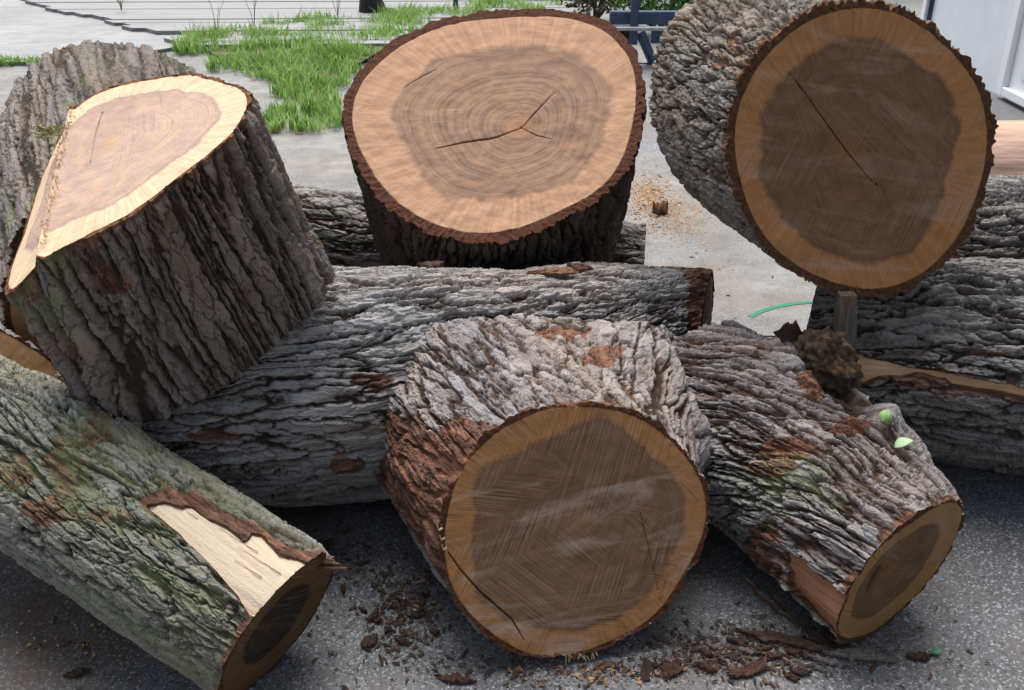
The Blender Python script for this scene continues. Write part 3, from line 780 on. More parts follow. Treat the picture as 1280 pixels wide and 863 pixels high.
# --- left stump with an oblique cut and a felling notch
def stump_left():
    n = face_n(190, 205, (-.62, -.78), .45); p0 = at_y(190, 205, 2.02); ax = face_n(250, 310, (.44, .90), -.32); L = .445
    poly = [(22, 335), (-8, 345), (-18, 337), (4, 270), (40, 195), (90, 133), (130, 112), (180, 97), (230, 91), (275, 95), (305, 110), (319, 128), (306, 152), (266, 192), (215, 234), (160, 272), (110, 299), (60, 322)]
    A, B = on_plane(90, 132, p0, n), on_plane(49, 320, p0, n)
    ld = unit(B - A); side = np.cross(n, ld)
    if side @ (p0 - A) > 0: side = -side
    def off(P, *_):
        t_ = (P - A) @ side
        return np.where(t_ > 0, t_ * .50 + .004, 0) - .010 * np.exp(-(t_ / .008) ** 2)
    ring0, C, R, U, V = face_log(poly, p0, n, ax, L, 1.0, bend=(.008, .02, .01))
    ring, C, R, U, V = face_log(poly, p0, n, ax, L, 1.0, bend=(.008, .02, .01), off=off)
    t = empty('walnut_stump', tuple(C + ax * L), 'dark barked stump leaning left, its bright slanted cut ending in a notch', 'stump', 'cut log pieces')
    def mk(e, d):
        e['at']['red'] = np.clip(reds(e, .06, 10, 6) + .75 * sm(.05, .0, e['s']) + .35 * blob(e, 130, 330, 60, 40) + .3 * blob(e, 40, 400, 40, 50), 0, 1).astype(np.float32)
        e['at']['moss'] = (.7 * sm(.25, .5, fbm(e['q'] * np.float32([8, 8, 2]), 2, 31))).astype(np.float32)
        return d
    g = build_bark(t, ring, L, R, WOODS['dark'], 760, 300, .024, mk, seed=21, cell=.036, aniso=16, flake=.018, fl_an=3.0, fl_w=.3, wig=.22, fur_w=.24, cross=.16)
    ths = g['th']; b0 = ring0(ths, np.array([0.0]))[0]; o = off(b0)
    fm = face_mat('bright_cut', (.58, .42, .335), (.85, .63, .42), edge=.80, barkc=(.20, .09, .045), ring=.4, saw=.3, sawrot=1.1, seed=7.7, fade=.035)
    pith = on_plane(137, 176, p0, n)
    cap = build_cap(t, fm, g['V'][0] - ax * o[:, None], b0, n, 170, .012, pith, [([(128, 140), (118, 170), (112, 205)], .8)], .003, 9)
    me = cap.data; co = np.zeros(len(me.vertices) * 3, np.float32); me.vertices.foreach_get('co', co); co = co.reshape(-1, 3)
    base = np.array(parent_world(t)); Pw = co + base; Pw = Pw + ax * off(Pw)[:, None]
    me.vertices.foreach_set('co', (Pw - base).astype(np.float32).ravel()); me.update()
    hidden_cap(t, g, plain_end)
    # frayed hinge fibres along the notch
    mb = MB(); r = random.Random(5)
    for k in range(260):
        s_ = r.random(); P = A + (B - A) * s_ + side * r.gauss(-.004, .007) + n * .006
        d = unit(n * r.uniform(.2, 1) + side * r.uniform(-.9, .9) + ld * r.uniform(-1, 1)) * r.uniform(.003, .009)
        mb.tube([P, P + d], [.0014, .0006], 4)
    mb.obj('hinge_fibres', simple('pale_fibre', (.60, .45, .27), .8), t)['kind'] = 'stuff'
    # lichen covered twig lying on the notch edge
    mb = MB(); c = on_plane(72, 176, p0, n) + n * .03
    for k in range(46):
        a = r.uniform(0, 6.28); q = c + RT * r.uniform(-.03, .025) + ld * r.uniform(-.02, .03)
        d1 = np.array([math.cos(a), .3 * math.sin(a), math.sin(a) * .7]) * r.uniform(.012, .03)
        mb.tube([q, q + d1 * .6 + n * .006, q + d1 + n * r.uniform(-.006, .01)], [.0025, .002, .001], 5)
    props(mb.obj('lichen_twig', simple('lichen_green', (.30, .30, .14), .9, .35, 60), origin=c), 'tangled greenish lichen twig caught on the notch of the left stump', 'twig')
stump_left()

# --- log lying away from the camera behind the left stump
def log_behind():
    d = unit((.38, -.92, 0)); far = np.array([-1.57, 3.93, .475]); near = far + d * 1.5
    ring, L, R = spine_log([(*far, .462), (*(far + d * .4), .45), (*near, .385)], -d, d, .03, 3)
    t = empty('walnut_log', (far[0], far[1], 0), 'thick grey log lying away from the camera behind the slant cut stump', 'log', 'cut log pieces')
    def mk(e, dsp):
        e['at']['red'] = reds(e, .02, 8, 13).astype(np.float32)
        e['at']['moss'] = (.5 * sm(.1, .4, fbm(e['q'] * np.float32([6, 6, 2]), 2, 32))).astype(np.float32); return dsp
    g = build_bark(t, ring, L, R, WOODS['brown_grey'], 620, 420, .020, mk, seed=33, cell=.042, aniso=22, flake=.016, fl_an=7, wig=.2, fur_w=.24, rim=.15)
    hidden_cap(t, g, plain_end, 0, normal=-d); hidden_cap(t, g, plain_end, -1, normal=d)
log_behind()

# --- long log in the middle
def log_middle():
    nA, nB = unit((.965, -.26, .02)), unit((-1, .1, 0))
    ring, L, R = spine_log([(.585, 2.70, .235, .235), (.1, 2.53, .27, .27), (-.45, 2.32, .32, .325), (-1.05, 2.40, .32, .32)], nA, nB, .045, 8)
    t = empty('walnut_log', (0, 2.5, 0), 'long silvery grey log lying across the middle behind the forked log', 'log', 'cut log pieces')
    def mk(e, d):
        r = reds(e, .05, 7, 23, .6) + 1.0 * sm(.06, .02, e['s'] + .025 * fbm(e['q'] * 12, 2, 7))
        for x, y, a, b in ((268, 548, 40, 8), (430, 578, 26, 14), (470, 478, 30, 14), (645, 405, 40, 8)): r = r + .7 * blob(e, x, y, a, b)
        e['at']['red'] = np.clip(r, 0, 1).astype(np.float32)
        m = strip_mask(e, [(800, 326), (872, 322), (884, 326), (880, 336), (845, 337), (808, 336)], 3, 3)
        d = d + .03 * fbm(e['q'] * np.float32([3, 3, 1.6]), 2, 61)
        return apply_wood(e, d, m, -.012)
    g = build_bark(t, ring, L, R, WOODS['grey'], 760, 560, .022, mk, seed=41, cell=.032, aniso=9, flake=.018, fl_an=5, fl_w=.45, swirl=.3, wig=.7, fur_w=.125)
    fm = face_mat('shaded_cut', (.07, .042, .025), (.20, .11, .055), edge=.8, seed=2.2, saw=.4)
    build_cap(t, fm, g['V'][0], g['P0'][0], nA, 60, .02, relief=.005, seed=2)
    hidden_cap(t, g, plain_end, -1, normal=nB)
log_middle()

# --- thin log behind the middle stump
def log_back():
    nA, nB = unit((1, -.12, 0)), unit((-1, .2, 0))
    ring, L, R = spine_log([(.49, 3.46, .175, .175), (-.2, 3.66, .18, .18), (-.97, 3.87, .185, .185)], nA, nB, .05, 18)
    t = empty('walnut_log', (-.2, 3.66, 0), 'narrow grey green log on the paving under the tilted middle stump', 'log', 'cut log pieces')
    def mk(e, d):
        e['at']['moss'] = (.45 * sm(-.1, .4, fbm(e['q'] * np.float32([7, 7, 2]), 2, 32))).astype(np.float32)
        e['at']['red'] = reds(e, .02, 9, 3).astype(np.float32); return d
    g = build_bark(t, ring, L, R, WOODS['grey'], 300, 380, .02, mk, seed=51, cell=.04, aniso=8, fl_an=4.5)
    build_cap(t, plain_end, g['V'][0], g['P0'][0], nA, 30, .02)
    hidden_cap(t, g, plain_end, -1, normal=nB)
log_back()

# --- lower right log with a stripped band
def log_stripped():
    nA, nB = unit((-.90, .40, 0)), unit((1, 0, 0))
    ring, L, R = spine_log([(.87, 2.58, .28, .275), (1.35, 2.46, .30, .298), (1.85, 2.33, .31, .31), (2.5, 2.2, .31, .31)], nA, nB, .05, 28)
    t = empty('walnut_log', (1.4, 2.5, 0), 'wet dark log at the right edge with a band of bare orange wood', 'log', 'cut log pieces')
    def mk(e, d):
        e['at']['red'] = np.clip(reds(e, .05, 8, 43) + .5 * blob(e, 1200, 480, 90, 14) + .4 * blob(e, 1180, 440, 110, 8), 0, 1).astype(np.float32)
        e['at']['moss'] = (.6 * sm(-.1, .3, fbm(e['q'] * np.float32([7, 7, 2]), 2, 37)) * sm(500, 540, e['py'])).astype(np.float32)
        d = d + .045 * fbm(e['q'] * np.float32([4, 4, 1.4]), 2, 62)
        m = strip_mask(e, [(1050, 440), (1085, 446), (1130, 458), (1190, 468), (1240, 478), (1300, 490), (1420, 505), (1420, 522), (1300, 506), (1240, 494), (1190, 486), (1182, 476), (1150, 470), (1100, 476), (1075, 486), (1050, 480)], 4, 5)
        return apply_wood(e, d, m, -.028)
    g = build_bark(t, ring, L, R, WOODS['wet'], 560, 480, .026, mk, seed=61, cell=.038, aniso=8, flake=.02, fl_an=4.5, fl_w=.5, wig=.8)
    hidden_cap(t, g, black_end, 0, normal=nA, nr=40); hidden_cap(t, g, plain_end, -1, normal=nB)
log_stripped()
def log_upper_right():
    nA, nB = unit((-1, -.1, 0)), unit((1, 0, 0))
    ring, L, R = spine_log([(1.36, 3.15, .31, .305), (1.8, 3.12, .315, .315), (2.7, 3.05, .32, .32)], nA, nB, .05, 38)
    t = empty('walnut_log', (1.8, 3.1, 0), 'blackish wet log behind the big upright log, above the one with bare wood', 'log', 'cut log pieces')
    def mk(e, d):
        e['at']['red'] = reds(e, .0, 8, 53).astype(np.float32)
        return d + .03 * fbm(e['q'] * np.float32([4, 4, 1.4]), 2, 62)
    g = build_bark(t, ring, L, R, WOODS['wet'], 420, 400, .026, mk, seed=71, cell=.038, aniso=7, fl_an=4.0, fl_w=.45)
    hidden_cap(t, g, black_end, 0, normal=nA); hidden_cap(t, g, plain_end, -1, normal=nB)
log_upper_right()
def log_far_right():
    nA, nB = unit((-1, 0, 0)), unit((1, 0, 0))
    ring, L, R = spine_log([(1.86, 4.08, .285, .285), (2.4, 4.06, .285, .285), (3.0, 4.04, .28, .28)], nA, nB, .03, 48)
    t = empty('walnut_log', (2.4, 4.06, 0), 'barkless pinkish log at the far right edge below the door', 'log', 'cut log pieces')
    def mk(e, d):
        e['at']['wood'] = np.ones(len(d), np.float32); return .006 * fbm(e['q'] * np.float32([20, 20, 3]), 3, 5)
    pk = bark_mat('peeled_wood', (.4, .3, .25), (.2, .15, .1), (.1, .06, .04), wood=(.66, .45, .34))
    g = build_bark(t, ring, L, R, pk, 260, 200, .02, mk, seed=81, name='bare_wood')
    hidden_cap(t, g, plain_end, 0, normal=nA); hidden_cap(t, g, plain_end, -1, normal=nB)
log_far_right()
def log_far_left():
    c = np.array([-1.42, 2.14, .285]); n = unit((.25, -.85, .45)); d = unit((-.8, .6, 0))
    ring, L, R = spine_log([(*c, .285), (*(c + d * .35), .285), (*(c + d * .7), .285)], n, d, .03, 58)
    t = empty('walnut_log', (c[0], c[1], 0), 'log with a tan cut face just showing at the left edge above the mossy log', 'log', 'cut log pieces')
    g = build_bark(t, ring, L, R, WOODS['grey'], 260, 90, .024, None, seed=91)
    fm = face_mat('tan_cut', (.42, .25, .13), (.56, .33, .17), edge=.7, seed=3.9)
    build_cap(t, fm, g['V'][0], g['P0'][0], n, 70, .012, relief=.004); hidden_cap(t, g, plain_end, -1, normal=d)
log_far_left()

# --- mossy log, front left
def log_mossy():
    nA, nB = face_n(342, 785, (.80, .62), .30), unit((-.8, .6, 0))
    ring, L, R = spine_log([(-.475, 1.56, .175, .172), (-.79, 1.715, .288, .176), (-1.15, 1.92, .372, .180), (-1.60, 2.19, .37, .190)], nA, nB, .04, 68)
    t = empty('walnut_log', (-.9, 1.85, 0), 'bent green mossy log at the lower left with a bare cream patch', 'log', 'cut log pieces')
    def mk(e, d):
        r = reds(e, -.02, 8, 63, .45)
        for x, y, a, b in ((85, 590, 28, 55), (120, 535, 22, 30), (20, 590, 25, 25), (135, 645, 40, 10), (60, 640, 30, 18)): r = r + .75 * blob(e, x, y, a, b, .8)
        r = r + .7 * sm(.03, 0, e['s'])
        e['at']['red'] = np.clip(r, 0, 1).astype(np.float32)
        e['at']['moss'] = np.clip(.8 * sm(-.28, .28, fbm(e['q'] * np.float32([5, 5, 3]), 3, 32)) + .5 * blob(e, 300, 650, 40, 30), 0, 1).astype(np.float32)
        m = strip_mask(e, [(180, 630), (205, 624), (226, 632), (240, 628), (262, 642), (285, 655), (306, 672), (318, 660), (330, 664), (350, 690), (385, 700), (412, 712), (424, 722), (400, 742), (360, 752), (335, 776), (310, 770), (290, 738), (262, 705), (225, 665)], 3, 5)
        m2 = strip_mask(e, [(170, 622), (205, 608), (246, 610), (300, 640), (322, 652), (345, 668), (400, 692), (432, 715), (420, 730), (360, 700), (320, 690), (260, 660), (180, 636)], 3, 6, 45, 9)
        e['at']['red'] = np.maximum(e['at']['red'], .95 * m2 * (1 - m)).astype(np.float32); d = d * (1 - .6 * m2) - .007 * m2
        e['at']['moss'] = (e['at']['moss'] * (1 - m2)).astype(np.float32)
        return apply_wood(e, d, m, -.016)
    g = build_bark(t, ring, L, R, WOODS['mossy'], 640, 560, .018, mk, seed=101, cell=.028, aniso=7, flake=.016, fl_an=3.4, fl_w=.4, swirl=-.6, wig=.7, fur_w=.16)
    fm = face_mat('shade_dark_end', (.035, .021, .010), (.12, .066, .026), edge=.62, seed=5.5, ring=.9)  # end colour darkened to stand in for shade on the down-facing cut
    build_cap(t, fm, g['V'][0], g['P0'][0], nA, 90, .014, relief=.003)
    hidden_cap(t, g, plain_end, -1, normal=nB)
    wd = np.array([v.value for v in g['obj'].data.attributes['wood'].data]).reshape(g['V'].shape[:2]); ok = np.argwhere(wd > .93)
    mb = MB(); r = random.Random(3)
    for k in range(4):
        i_, j_ = ok[r.randrange(len(ok))]; n_ = r.randint(8, 46); c_ = CAM - g['V'][i_, j_]; c_ = unit(c_) * .0022
        rows = [min(i_ + q_ * 2, g['V'].shape[0] - 1) for q_ in range(n_ // 2)]
        pts = [g['V'][a_, j_] + c_ * (1 + .8 * math.sin(b_ * .7)) for b_, a_ in enumerate(rows) if wd[a_, j_] > .8]
        if len(pts) > 2: mb.tube(pts, [.0011 * (1 - .7 * b_ / len(pts)) for b_ in range(len(pts))], 5)
    mb.obj('wood_slivers', simple('sliver_wood', (.50, .31, .19), .8, .5, 40), t)['kind'] = 'stuff'
    # loose splinter of bark sticking out past the end
    mb = MB(); a = at_y(368, 704, 1.66); b = at_y(432, 708, 1.60)
    for k in range(5):
        o = np.array([0, .004 * k, .006 * (k % 3) - .006]); mb.tube([a + o, (a + b) / 2 + o * 1.3 + np.array([0, 0, .005 * (k % 2)]), b + o - (b - a) * .12 * k], [.006, .007, .003], 6)
    mb.obj('bark_splinter', simple('splinter_brown', (.13, .075, .045), .9, .4, 60), t, smooth=True)
log_mossy()

# --- forked log, front middle
def log_forked():
    n = unit((.20, -.93, .30)); p0 = at_y(722, 668, 1.72)
    poly = [(545, 690), (550, 640), (562, 598), (585, 560), (620, 530), (665, 508), (710, 499), (760, 501), (805, 516), (848, 546), (876, 583), (891, 620), (890, 660), (877, 697), (852, 732), (840, 762), (805, 788), (770, 808), (730, 824), (690, 830), (650, 823), (608, 800), (575, 768), (553, 730)]
    ax = unit((-.42, .905, .02)); L = .47
    def side(th, s):
        c = np.cos(th); up = np.sin(th)
        return 1 + s[:, None] * 0.0 + 1.0 * sm(-.2, 1, c)[None] * (s ** 1.5)[:, None], 1 - .06 * s[:, None] * (1 + 0 * up[None])
    ring, C, R, U, V = face_log(poly, p0, n, ax, L, 1.0, side=side)
    t = empty('forked_walnut_log', tuple(C + ax * L * .5 - np.array([0, 0, R])), 'forked log at the front, one limb cut round toward the camera and one pointing right', 'log', 'cut log pieces')
    bk = dict(cell=.030, flake=.014, fl_w=.45, wig=.8)
    sp2 = np.array([(.838, 1.70, .196, .190), (.765, 1.90, .225, .212), (.65, 2.12, .25, .235), (.46, 2.30, .25, .235)])
    def sd_limb(P):
        best = np.full(len(P), 9.0)
        for k in range(3):
            a_, b_ = sp2[k], sp2[k + 1]; e_ = b_[:3] - a_[:3]; t_ = np.clip(((P - a_[:3]) @ e_) / (e_ @ e_), 0, 1)
            best = np.minimum(best, np.linalg.norm(P - a_[:3] - t_[:, None] * e_, axis=1) - (a_[3] + (b_[3] - a_[3]) * t_))
        return best
    def sd_front(P):
        s_ = np.clip(((P - C) @ ax) / L, 0, 1); D_ = P - C - ax * (((P - C) @ ax))[:, None] * 1.0
        u_, v_ = D_ @ U, D_ @ V; u_ = np.where(u_ > 0, u_ / (1 + 1.0 * s_ ** 1.5), u_)
        return np.hypot(u_, v_ / (1 - .06 * s_)) - R
    def fillet(dist, k_=.16): return np.maximum(k_ - np.abs(dist), 0) ** 2 / (4 * k_)
    def mk(e, d):
        d = d + fillet(sd_limb(e['P'])) * sm(.25, .5, e['s'])
        r = reds(e, .02, 8, 73, .55) + .9 * sm(.04, 0, e['s']) * sm(-.3, .2, fbm(e['q'] * 22, 2, 3))
        r = r + 1.1 * strip_mask(e, [(470, 520), (520, 530), (560, 560), (600, 560), (560, 640), (560, 800), (470, 760)], 22, 40, 22, 5, .5)
        for x, y, a, b in ((750, 446, 26, 12), (580, 540, 40, 22), (700, 420, 40, 8)): r = r + .8 * blob(e, x, y, a, b)
        e['at']['red'] = np.clip(r, 0, 1).astype(np.float32); return d + .02 * fbm(e['q'] * 6, 2, 63)
    g = build_bark(t, ring, L, R, WOODS['fork'], 800, 270, .016, mk, seed=111, aniso=6, fl_an=3.0, fur_w=.17, cross=.4, cell=.038, flake=.014, fl_w=.34, wig=.5)
    fm = face_mat('front_cut', (.245, .128, .072), (.46, .215, .080), edge=.84, barkc=(.11, .045, .024), ring=.4, saw=1.0, sawrot=-.40, seed=6.1, fade=.06, wornf=.75, wander=.55)
    cr = [([(795, 620), (812, 690), (822, 735), (828, 750)], .55), ([(560, 690), (575, 712), (600, 740), (640, 775), (655, 800)], 2.4)]
    build_cap(t, fm, g['V'][0], g['P0'][0], n, 180, .016, on_plane(724, 655, p0, n), cr, .004, 7)
    hidden_cap(t, g, plain_end)
    # second limb
    nB = face_n(1121, 714, (.78, .62), .33)
    ring2, L2, R2 = spine_log([(.838, 1.70, .196, .190), (.765, 1.90, .225, .212), (.65, 2.12, .25, .235), (.46, 2.30, .25, .235)], nB, unit((-.6, .8, 0)), .05, 78)
    def mk2(e, d):
        r = reds(e, .03, 8, 83, .55) + .8 * sm(.05, 0, e['s']) * sm(-.3, .2, fbm(e['q'] * 22, 2, 3))
        for x, y, a, b, w_ in ((985, 560, 45, 16, .9), (960, 585, 40, 12, .8), (940, 430, 40, 14, .5), (1020, 480, 25, 22, .8), (1060, 540, 30, 10, .9), (1000, 660, 60, 20, .5), (960, 700, 25, 60, .6)): r = r + w_ * blob(e, x, y, a, b)
        e['at']['red'] = np.clip(r, 0, 1).astype(np.float32)
        e['at']['moss'] = np.clip(blob(e, 980, 610, 75, 45, .9) * .5, 0, 1).astype(np.float32)
        hol = sm(-6, 16, poly_sd(e['px'], e['py'], [(1000, 430), (1045, 420), (1082, 455), (1100, 505), (1098, 528), (1062, 522), (1030, 490)]) + 8 * fbm(e['q'] * 40, 2, 3)) * e['facing']
        e['at']['soil'] = hol.astype(np.float32)
        sdh = poly_sd(e['px'], e['py'], [(985, 425), (1045, 405), (1090, 455), (1108, 505), (1102, 535), (1062, 530), (1020, 490)])
        d = d + fillet(sd_front(e['P'])) * sm(.35, .6, e['s']) + .022 * np.exp(-((sdh + 4) / 13) ** 2) * e['facing']
        d = d + .02 * fbm(e['q'] * 6, 2, 64) - .040 * hol
        m = strip_mask(e, [(978, 690), (1000, 700), (1040, 735), (1056, 745), (1052, 808), (1020, 780), (990, 740)], 4, 6)
        return apply_wood(e, d, m, -.016)
    g2 = build_bark(t, ring2, L2, R2, WOODS['fork'], 680, 420, .019, mk2, seed=121, aniso=8, fl_an=4.0, fur_w=.20, swirl=1.6, **bk)
    fm2 = face_mat('limb_cut', (.15, .085, .042), (.32, .17, .065), edge=.70, seed=8.8, ring=.8, barkc=(.08, .04, .02))
    build_cap(t, fm2, g2['V'][0], g2['P0'][0], nB, 90, .014, None, [([(1086, 738), (1094, 722), (1100, 708)], 6.0)], .004, 3, crackdepth=.03)
    hidden_cap(t, g2, plain_end)
    # rotten burl in the hollow
    c = at_y(1030, 458, 2.17)
    u = np.linspace(0, 2 * np.pi, 121)[:-1]; v = np.linspace(0.02, np.pi - .02, 80)
    vv, uu = np.meshgrid(v, u, indexing='ij'); D = np.stack([np.sin(vv) * np.cos(uu), np.sin(vv) * np.sin(uu), np.cos(vv)], -1).reshape(-1, 3)
    F1, F2, _ = voronoi(D * 4.2 + 5, 7); rr = 1.05 + .35 * fbm(D * 1.8, 2, 4) - .30 * F1 + .10 * fbm(D * 12, 3, 5)
    ax1 = unit(np.array([.32, -.2, -.55])); 
    Pw = c + (D * rr[:, None]) * np.array([.085, .068, .070])
    Pw = Pw + ax1[None] * (D[:, 2] * -.035)[:, None]
    m = M('rotten_wood'); p = m.pos(); nn = m.noise(p, 60, 5, .7); n9 = m.noise(p, 18, 3)
    col = m.mix(m.rng(nn, .35, .7), (.035, .025, .018), (.15, .105, .07)); col = m.mix(m.rng(n9, .58, .72, 0, .8), col, (.30, .19, .11))
    mesh_obj('rotten_burl', Pw, grid_faces(80, 120), m.out(col, .95, m.bump(nn, .9, .01), .1), t)
    # torn fibres under the front limb's cut and peeling bark under the right limb
    mb = MB(); r = random.Random(8)
    for k in range(16):
        a = on_plane(r.uniform(705, 745), r.uniform(812, 820), p0, n); mb.tube([a, a + np.array([r.uniform(-.01, .01), r.uniform(-.01, 0), -r.uniform(.008, .022)])], [.002, .001], 4)
    for k in range(3):
        a = on_plane(552 + 3 * k, 660 + 12 * k, p0, n) + n * .004; mb.tube([a, a + n * .012 + RT * -.008, a + n * .018 + UP * .012 - RT * .012], [.003, .002, .001], 5)
    mb.obj('torn_fibres', simple('torn_fibre', (.50, .36, .20), .8), t)['kind'] = 'stuff'
    mb = MB()
    for (x0, y0, x1, y1, yy, w_) in ((965, 745, 1044, 808, 1.72, .006), (930, 722, 1000, 782, 1.74, .005)):
        A, B = at_y(x0, y0, yy + .03), at_y(x1, y1, yy - .06); k = []
        for j in range(9):
            s_ = j / 8; k.append(A * (1 - s_) + B * s_ + np.array([0, 0, -.01 * math.sin(s_ * 3.1) + .004 * math.sin(j * 2.2)]))
        mb.tube(k, [w_ * (.4 + .8 * math.sin(.3 + 2.6 * j / 8)) for j in range(9)], 6)
    mb.obj('peeling_bark', WOODS['black'], t)
log_forked()

# ------------------------------------------------------------------ small things
def post():
    a = at_y(1056, 366, 2.27); b = at_y(1050, 640, 2.22); b[2] = 0.0; a[0] += .004
    mb = MB(); c = (a + b) / 2; h_ = a[2] - b[2]
    V = [];
    for z, w_, x in ((0, .030, b[0]), (h_ * .5, .028, c[0] - .004), (h_, .021, a[0])):
        y_ = b[1] + (a[1] - b[1]) * z / h_
        V += [(x - w_, y_ - .022, z), (x + w_, y_ - .020, z), (x + w_, y_ + .022, z), (x - w_, y_ + .022, z)]
    F = [(3, 2, 1, 0), (8, 9, 10, 11)] + [(r * 4 + k, r * 4 + (k + 1) % 4, r * 4 + 4 + (k + 1) % 4, r * 4 + 4 + k) for r in range(2) for k in range(4)]
    mb.add(V, F)
    m = M('grey_post'); p = m.pos(); f = m.noise(m.map(p, (1, 1, .06)), 140, 4)
    mat = m.out(m.mix(m.rng(f, .3, .7), (.085, .062, .045), (.20, .155, .115)), .85, m.bump(f, .5, .004), .2)
    props(mb.obj('wooden_prop', mat, origin=b), 'short weathered wooden post propping up the big right log', 'post')
post()
def strap():
    pts = [on_z(x, y, .012) for x, y in ((938, 394), (950, 388), (968, 382), (990, 378), (1012, 376), (1040, 376))]
    mb = MB(); n = len(pts); V = []
    for i, p in enumerate(pts):
        t = unit(pts[min(i + 1, n - 1)] - pts[max(i - 1, 0)]); s_ = np.array([-t[1], t[0], 0]) * .011
        V += [p - s_ - (0, 0, .010), p + s_ - (0, 0, .010), p + s_ - (0, 0, .006), p - s_ - (0, 0, .006)]
    F = [(i * 4 + k, i * 4 + (k + 1) % 4, i * 4 + 4 + (k + 1) % 4, i * 4 + 4 + k) for i in range(n - 1) for k in range(4)] + [(3, 2, 1, 0), ((n - 1) * 4, (n - 1) * 4 + 1, (n - 1) * 4 + 2, (n - 1) * 4 + 3)]
    mb.add(V, F)
    props(mb.obj('green_strap', simple('green_webbing', (.012, .20, .11), .5, .2, 90), origin=pts[2]), 'curved green strap lying on the pale paving behind the forked log', 'strap')
strap()

def scrap_mesh(l, w_, th, seed, curl=.15):
    r = np.random.RandomState(seed); nx, ny = 14, 7
    u, v = np.meshgrid(np.linspace(-1, 1, nx), np.linspace(-1, 1, ny), indexing='ij')
    wid = np.clip(1 - np.abs(u) ** 2.5, .12, 1) * (1 + .35 * perlin(np.stack([u.ravel() * 2.4, v.ravel() * 0 + seed, u.ravel() * 0], 1), seed).reshape(u.shape))
    X = u * l / 2 + .06 * l * r.normal(size=u.shape) * .3; Y = v * wid * w_ / 2 + .05 * l * np.sin(u * 1.7 + seed)
    Z0 = curl * w_ * (1 - v * v) * .8 + .05 * l * u * u * r.uniform(-.5, .5)
    jag = r.uniform(.72, 1.15, (nx, 1)); Y = Y * jag + l * .012 * r.normal(size=Y.shape); X = X + l * .025 * r.normal(size=X.shape) * (np.abs(u) > .8)
    nz = perlin(np.stack([X.ravel() * 160, Y.ravel() * 160, X.ravel() * 0 + seed], 1), 3).reshape(u.shape)
    top = np.stack([X, Y, Z0 + th * (1 + 1.1 * nz)], -1).reshape(-1, 3); bot = np.stack([X, Y, Z0 - th * .1], -1).reshape(-1, 3)
    bot[:, 2] -= min(bot[:, 2].min(), 0) ; top[:, 2] += 0
    n = nx * ny; F = []
    for i in range(nx - 1):
        for j in range(ny - 1):
            a = i * ny + j; F += [(a, a + ny, a + ny + 1, a + 1), (n + a, n + a + 1, n + a + ny + 1, n + a + ny)]
    edge = [i * ny for i in range(nx)] + [(nx - 1) * ny + j for j in range(1, ny)] + [i * ny + ny - 1 for i in range(nx - 2, -1, -1)] + [j for j in range(ny - 2, 0, -1)]
    for k in range(len(edge)):
        a, b = edge[k], edge[(k + 1) % len(edge)]; F.append((b, a, n + a, n + b))
    return np.vstack([top, bot]), F
def scrap_mat(name, c):
    m = M(name); p = m.pos(); a = m.noise(p, 90, 5, .7)
    return m.out(m.mix(m.rng(a, .32, .68), tuple(.45 * x for x in c), tuple(1.35 * x for x in c)), .9, m.bump(a, .8, .006), .2)
SC = [scrap_mat('scrap_brown', (.085, .052, .037)), scrap_mat('scrap_red', (.10, .052, .036)), scrap_mat('scrap_grey', (.22, .19, .165)), scrap_mat('scrap_orange', (.20, .105, .06))]
def scrap(px, py, l, w_, ang, seed, mi, label, group=None, z=0.004, cat='bark scrap', name='bark_scrap', tilt=0.0, P=None):
    V, F = scrap_mesh(l, w_, .006, seed)
    ca, sa = math.cos(ang), math.sin(ang); V = np.asarray(V)
    V = np.stack([V[:, 0] * ca - V[:, 1] * sa, V[:, 0] * sa + V[:, 1] * ca, V[:, 2] + V[:, 0] * tilt], 1)
    p = on_z(px, py, z) if P is None else P
    o = mesh_obj(name, V + p, F, SC[mi], None, None, False, origin=p)
    return props(o, label, cat, group)
scrap(985, 805, .20, .035, -.35, 1, 0, 'long dark bark strip lying just under the right limb of the forked log')
scrap(1075, 822, .15, .032, -.12, 2, 2, 'greyish flat bark strip on the paving below the right limb')
scrap(1148, 822, .055, .024, .1, 3, 0, 'brown bark chunk on clear paving beside a green leaf bit')
scrap(935, 838, .10, .03, .5, 4, 1, 'reddish bark strip nearest the bottom edge below the right limb')
scrap(462, 803, .045, .03, .7, 5, 0, 'brown bark chunk alone on the paving below the mossy log end')
scrap(570, 850, .085, .022, -.3, 6, 1, 'reddish sliver of bark at the bottom edge left of the front cut face')
scrap(398, 690, .10, .04, .9, 7, 0, 'dark bark scrap leaning on the side of the mossy log end')
scrap(97, 843, .05, .022, .4, 8, 0, 'small dark chip alone on the paving at the lower left', cat='bark chip', name='bark_chip')
scrap(840, 838, .06, .04, 1.1, 9, 1, 'blocky red brown bark piece in front of the forked log middle')
rs = random.Random(12)
for k in range(16):
    scrap(rs.gauss(512, 32), rs.gauss(768, 32), rs.uniform(.014, .038), rs.uniform(.008, .016), rs.uniform(0, 3.1), 20 + k, rs.choice((0, 0, 1)), 'small brown bark scrap in the heap left of the front cut face', 'small scraps left of the front cut face')
for k in range(26):
    scrap(rs.gauss(960, 70), rs.gauss(822, 20), rs.uniform(.018, .06), rs.uniform(.008, .017), rs.gauss(-.2, .5), 50 + k, rs.choice((0, 0, 1, 2)), 'small bark scrap in the litter below the two limbs of the forked log', 'small scraps below the forked log')
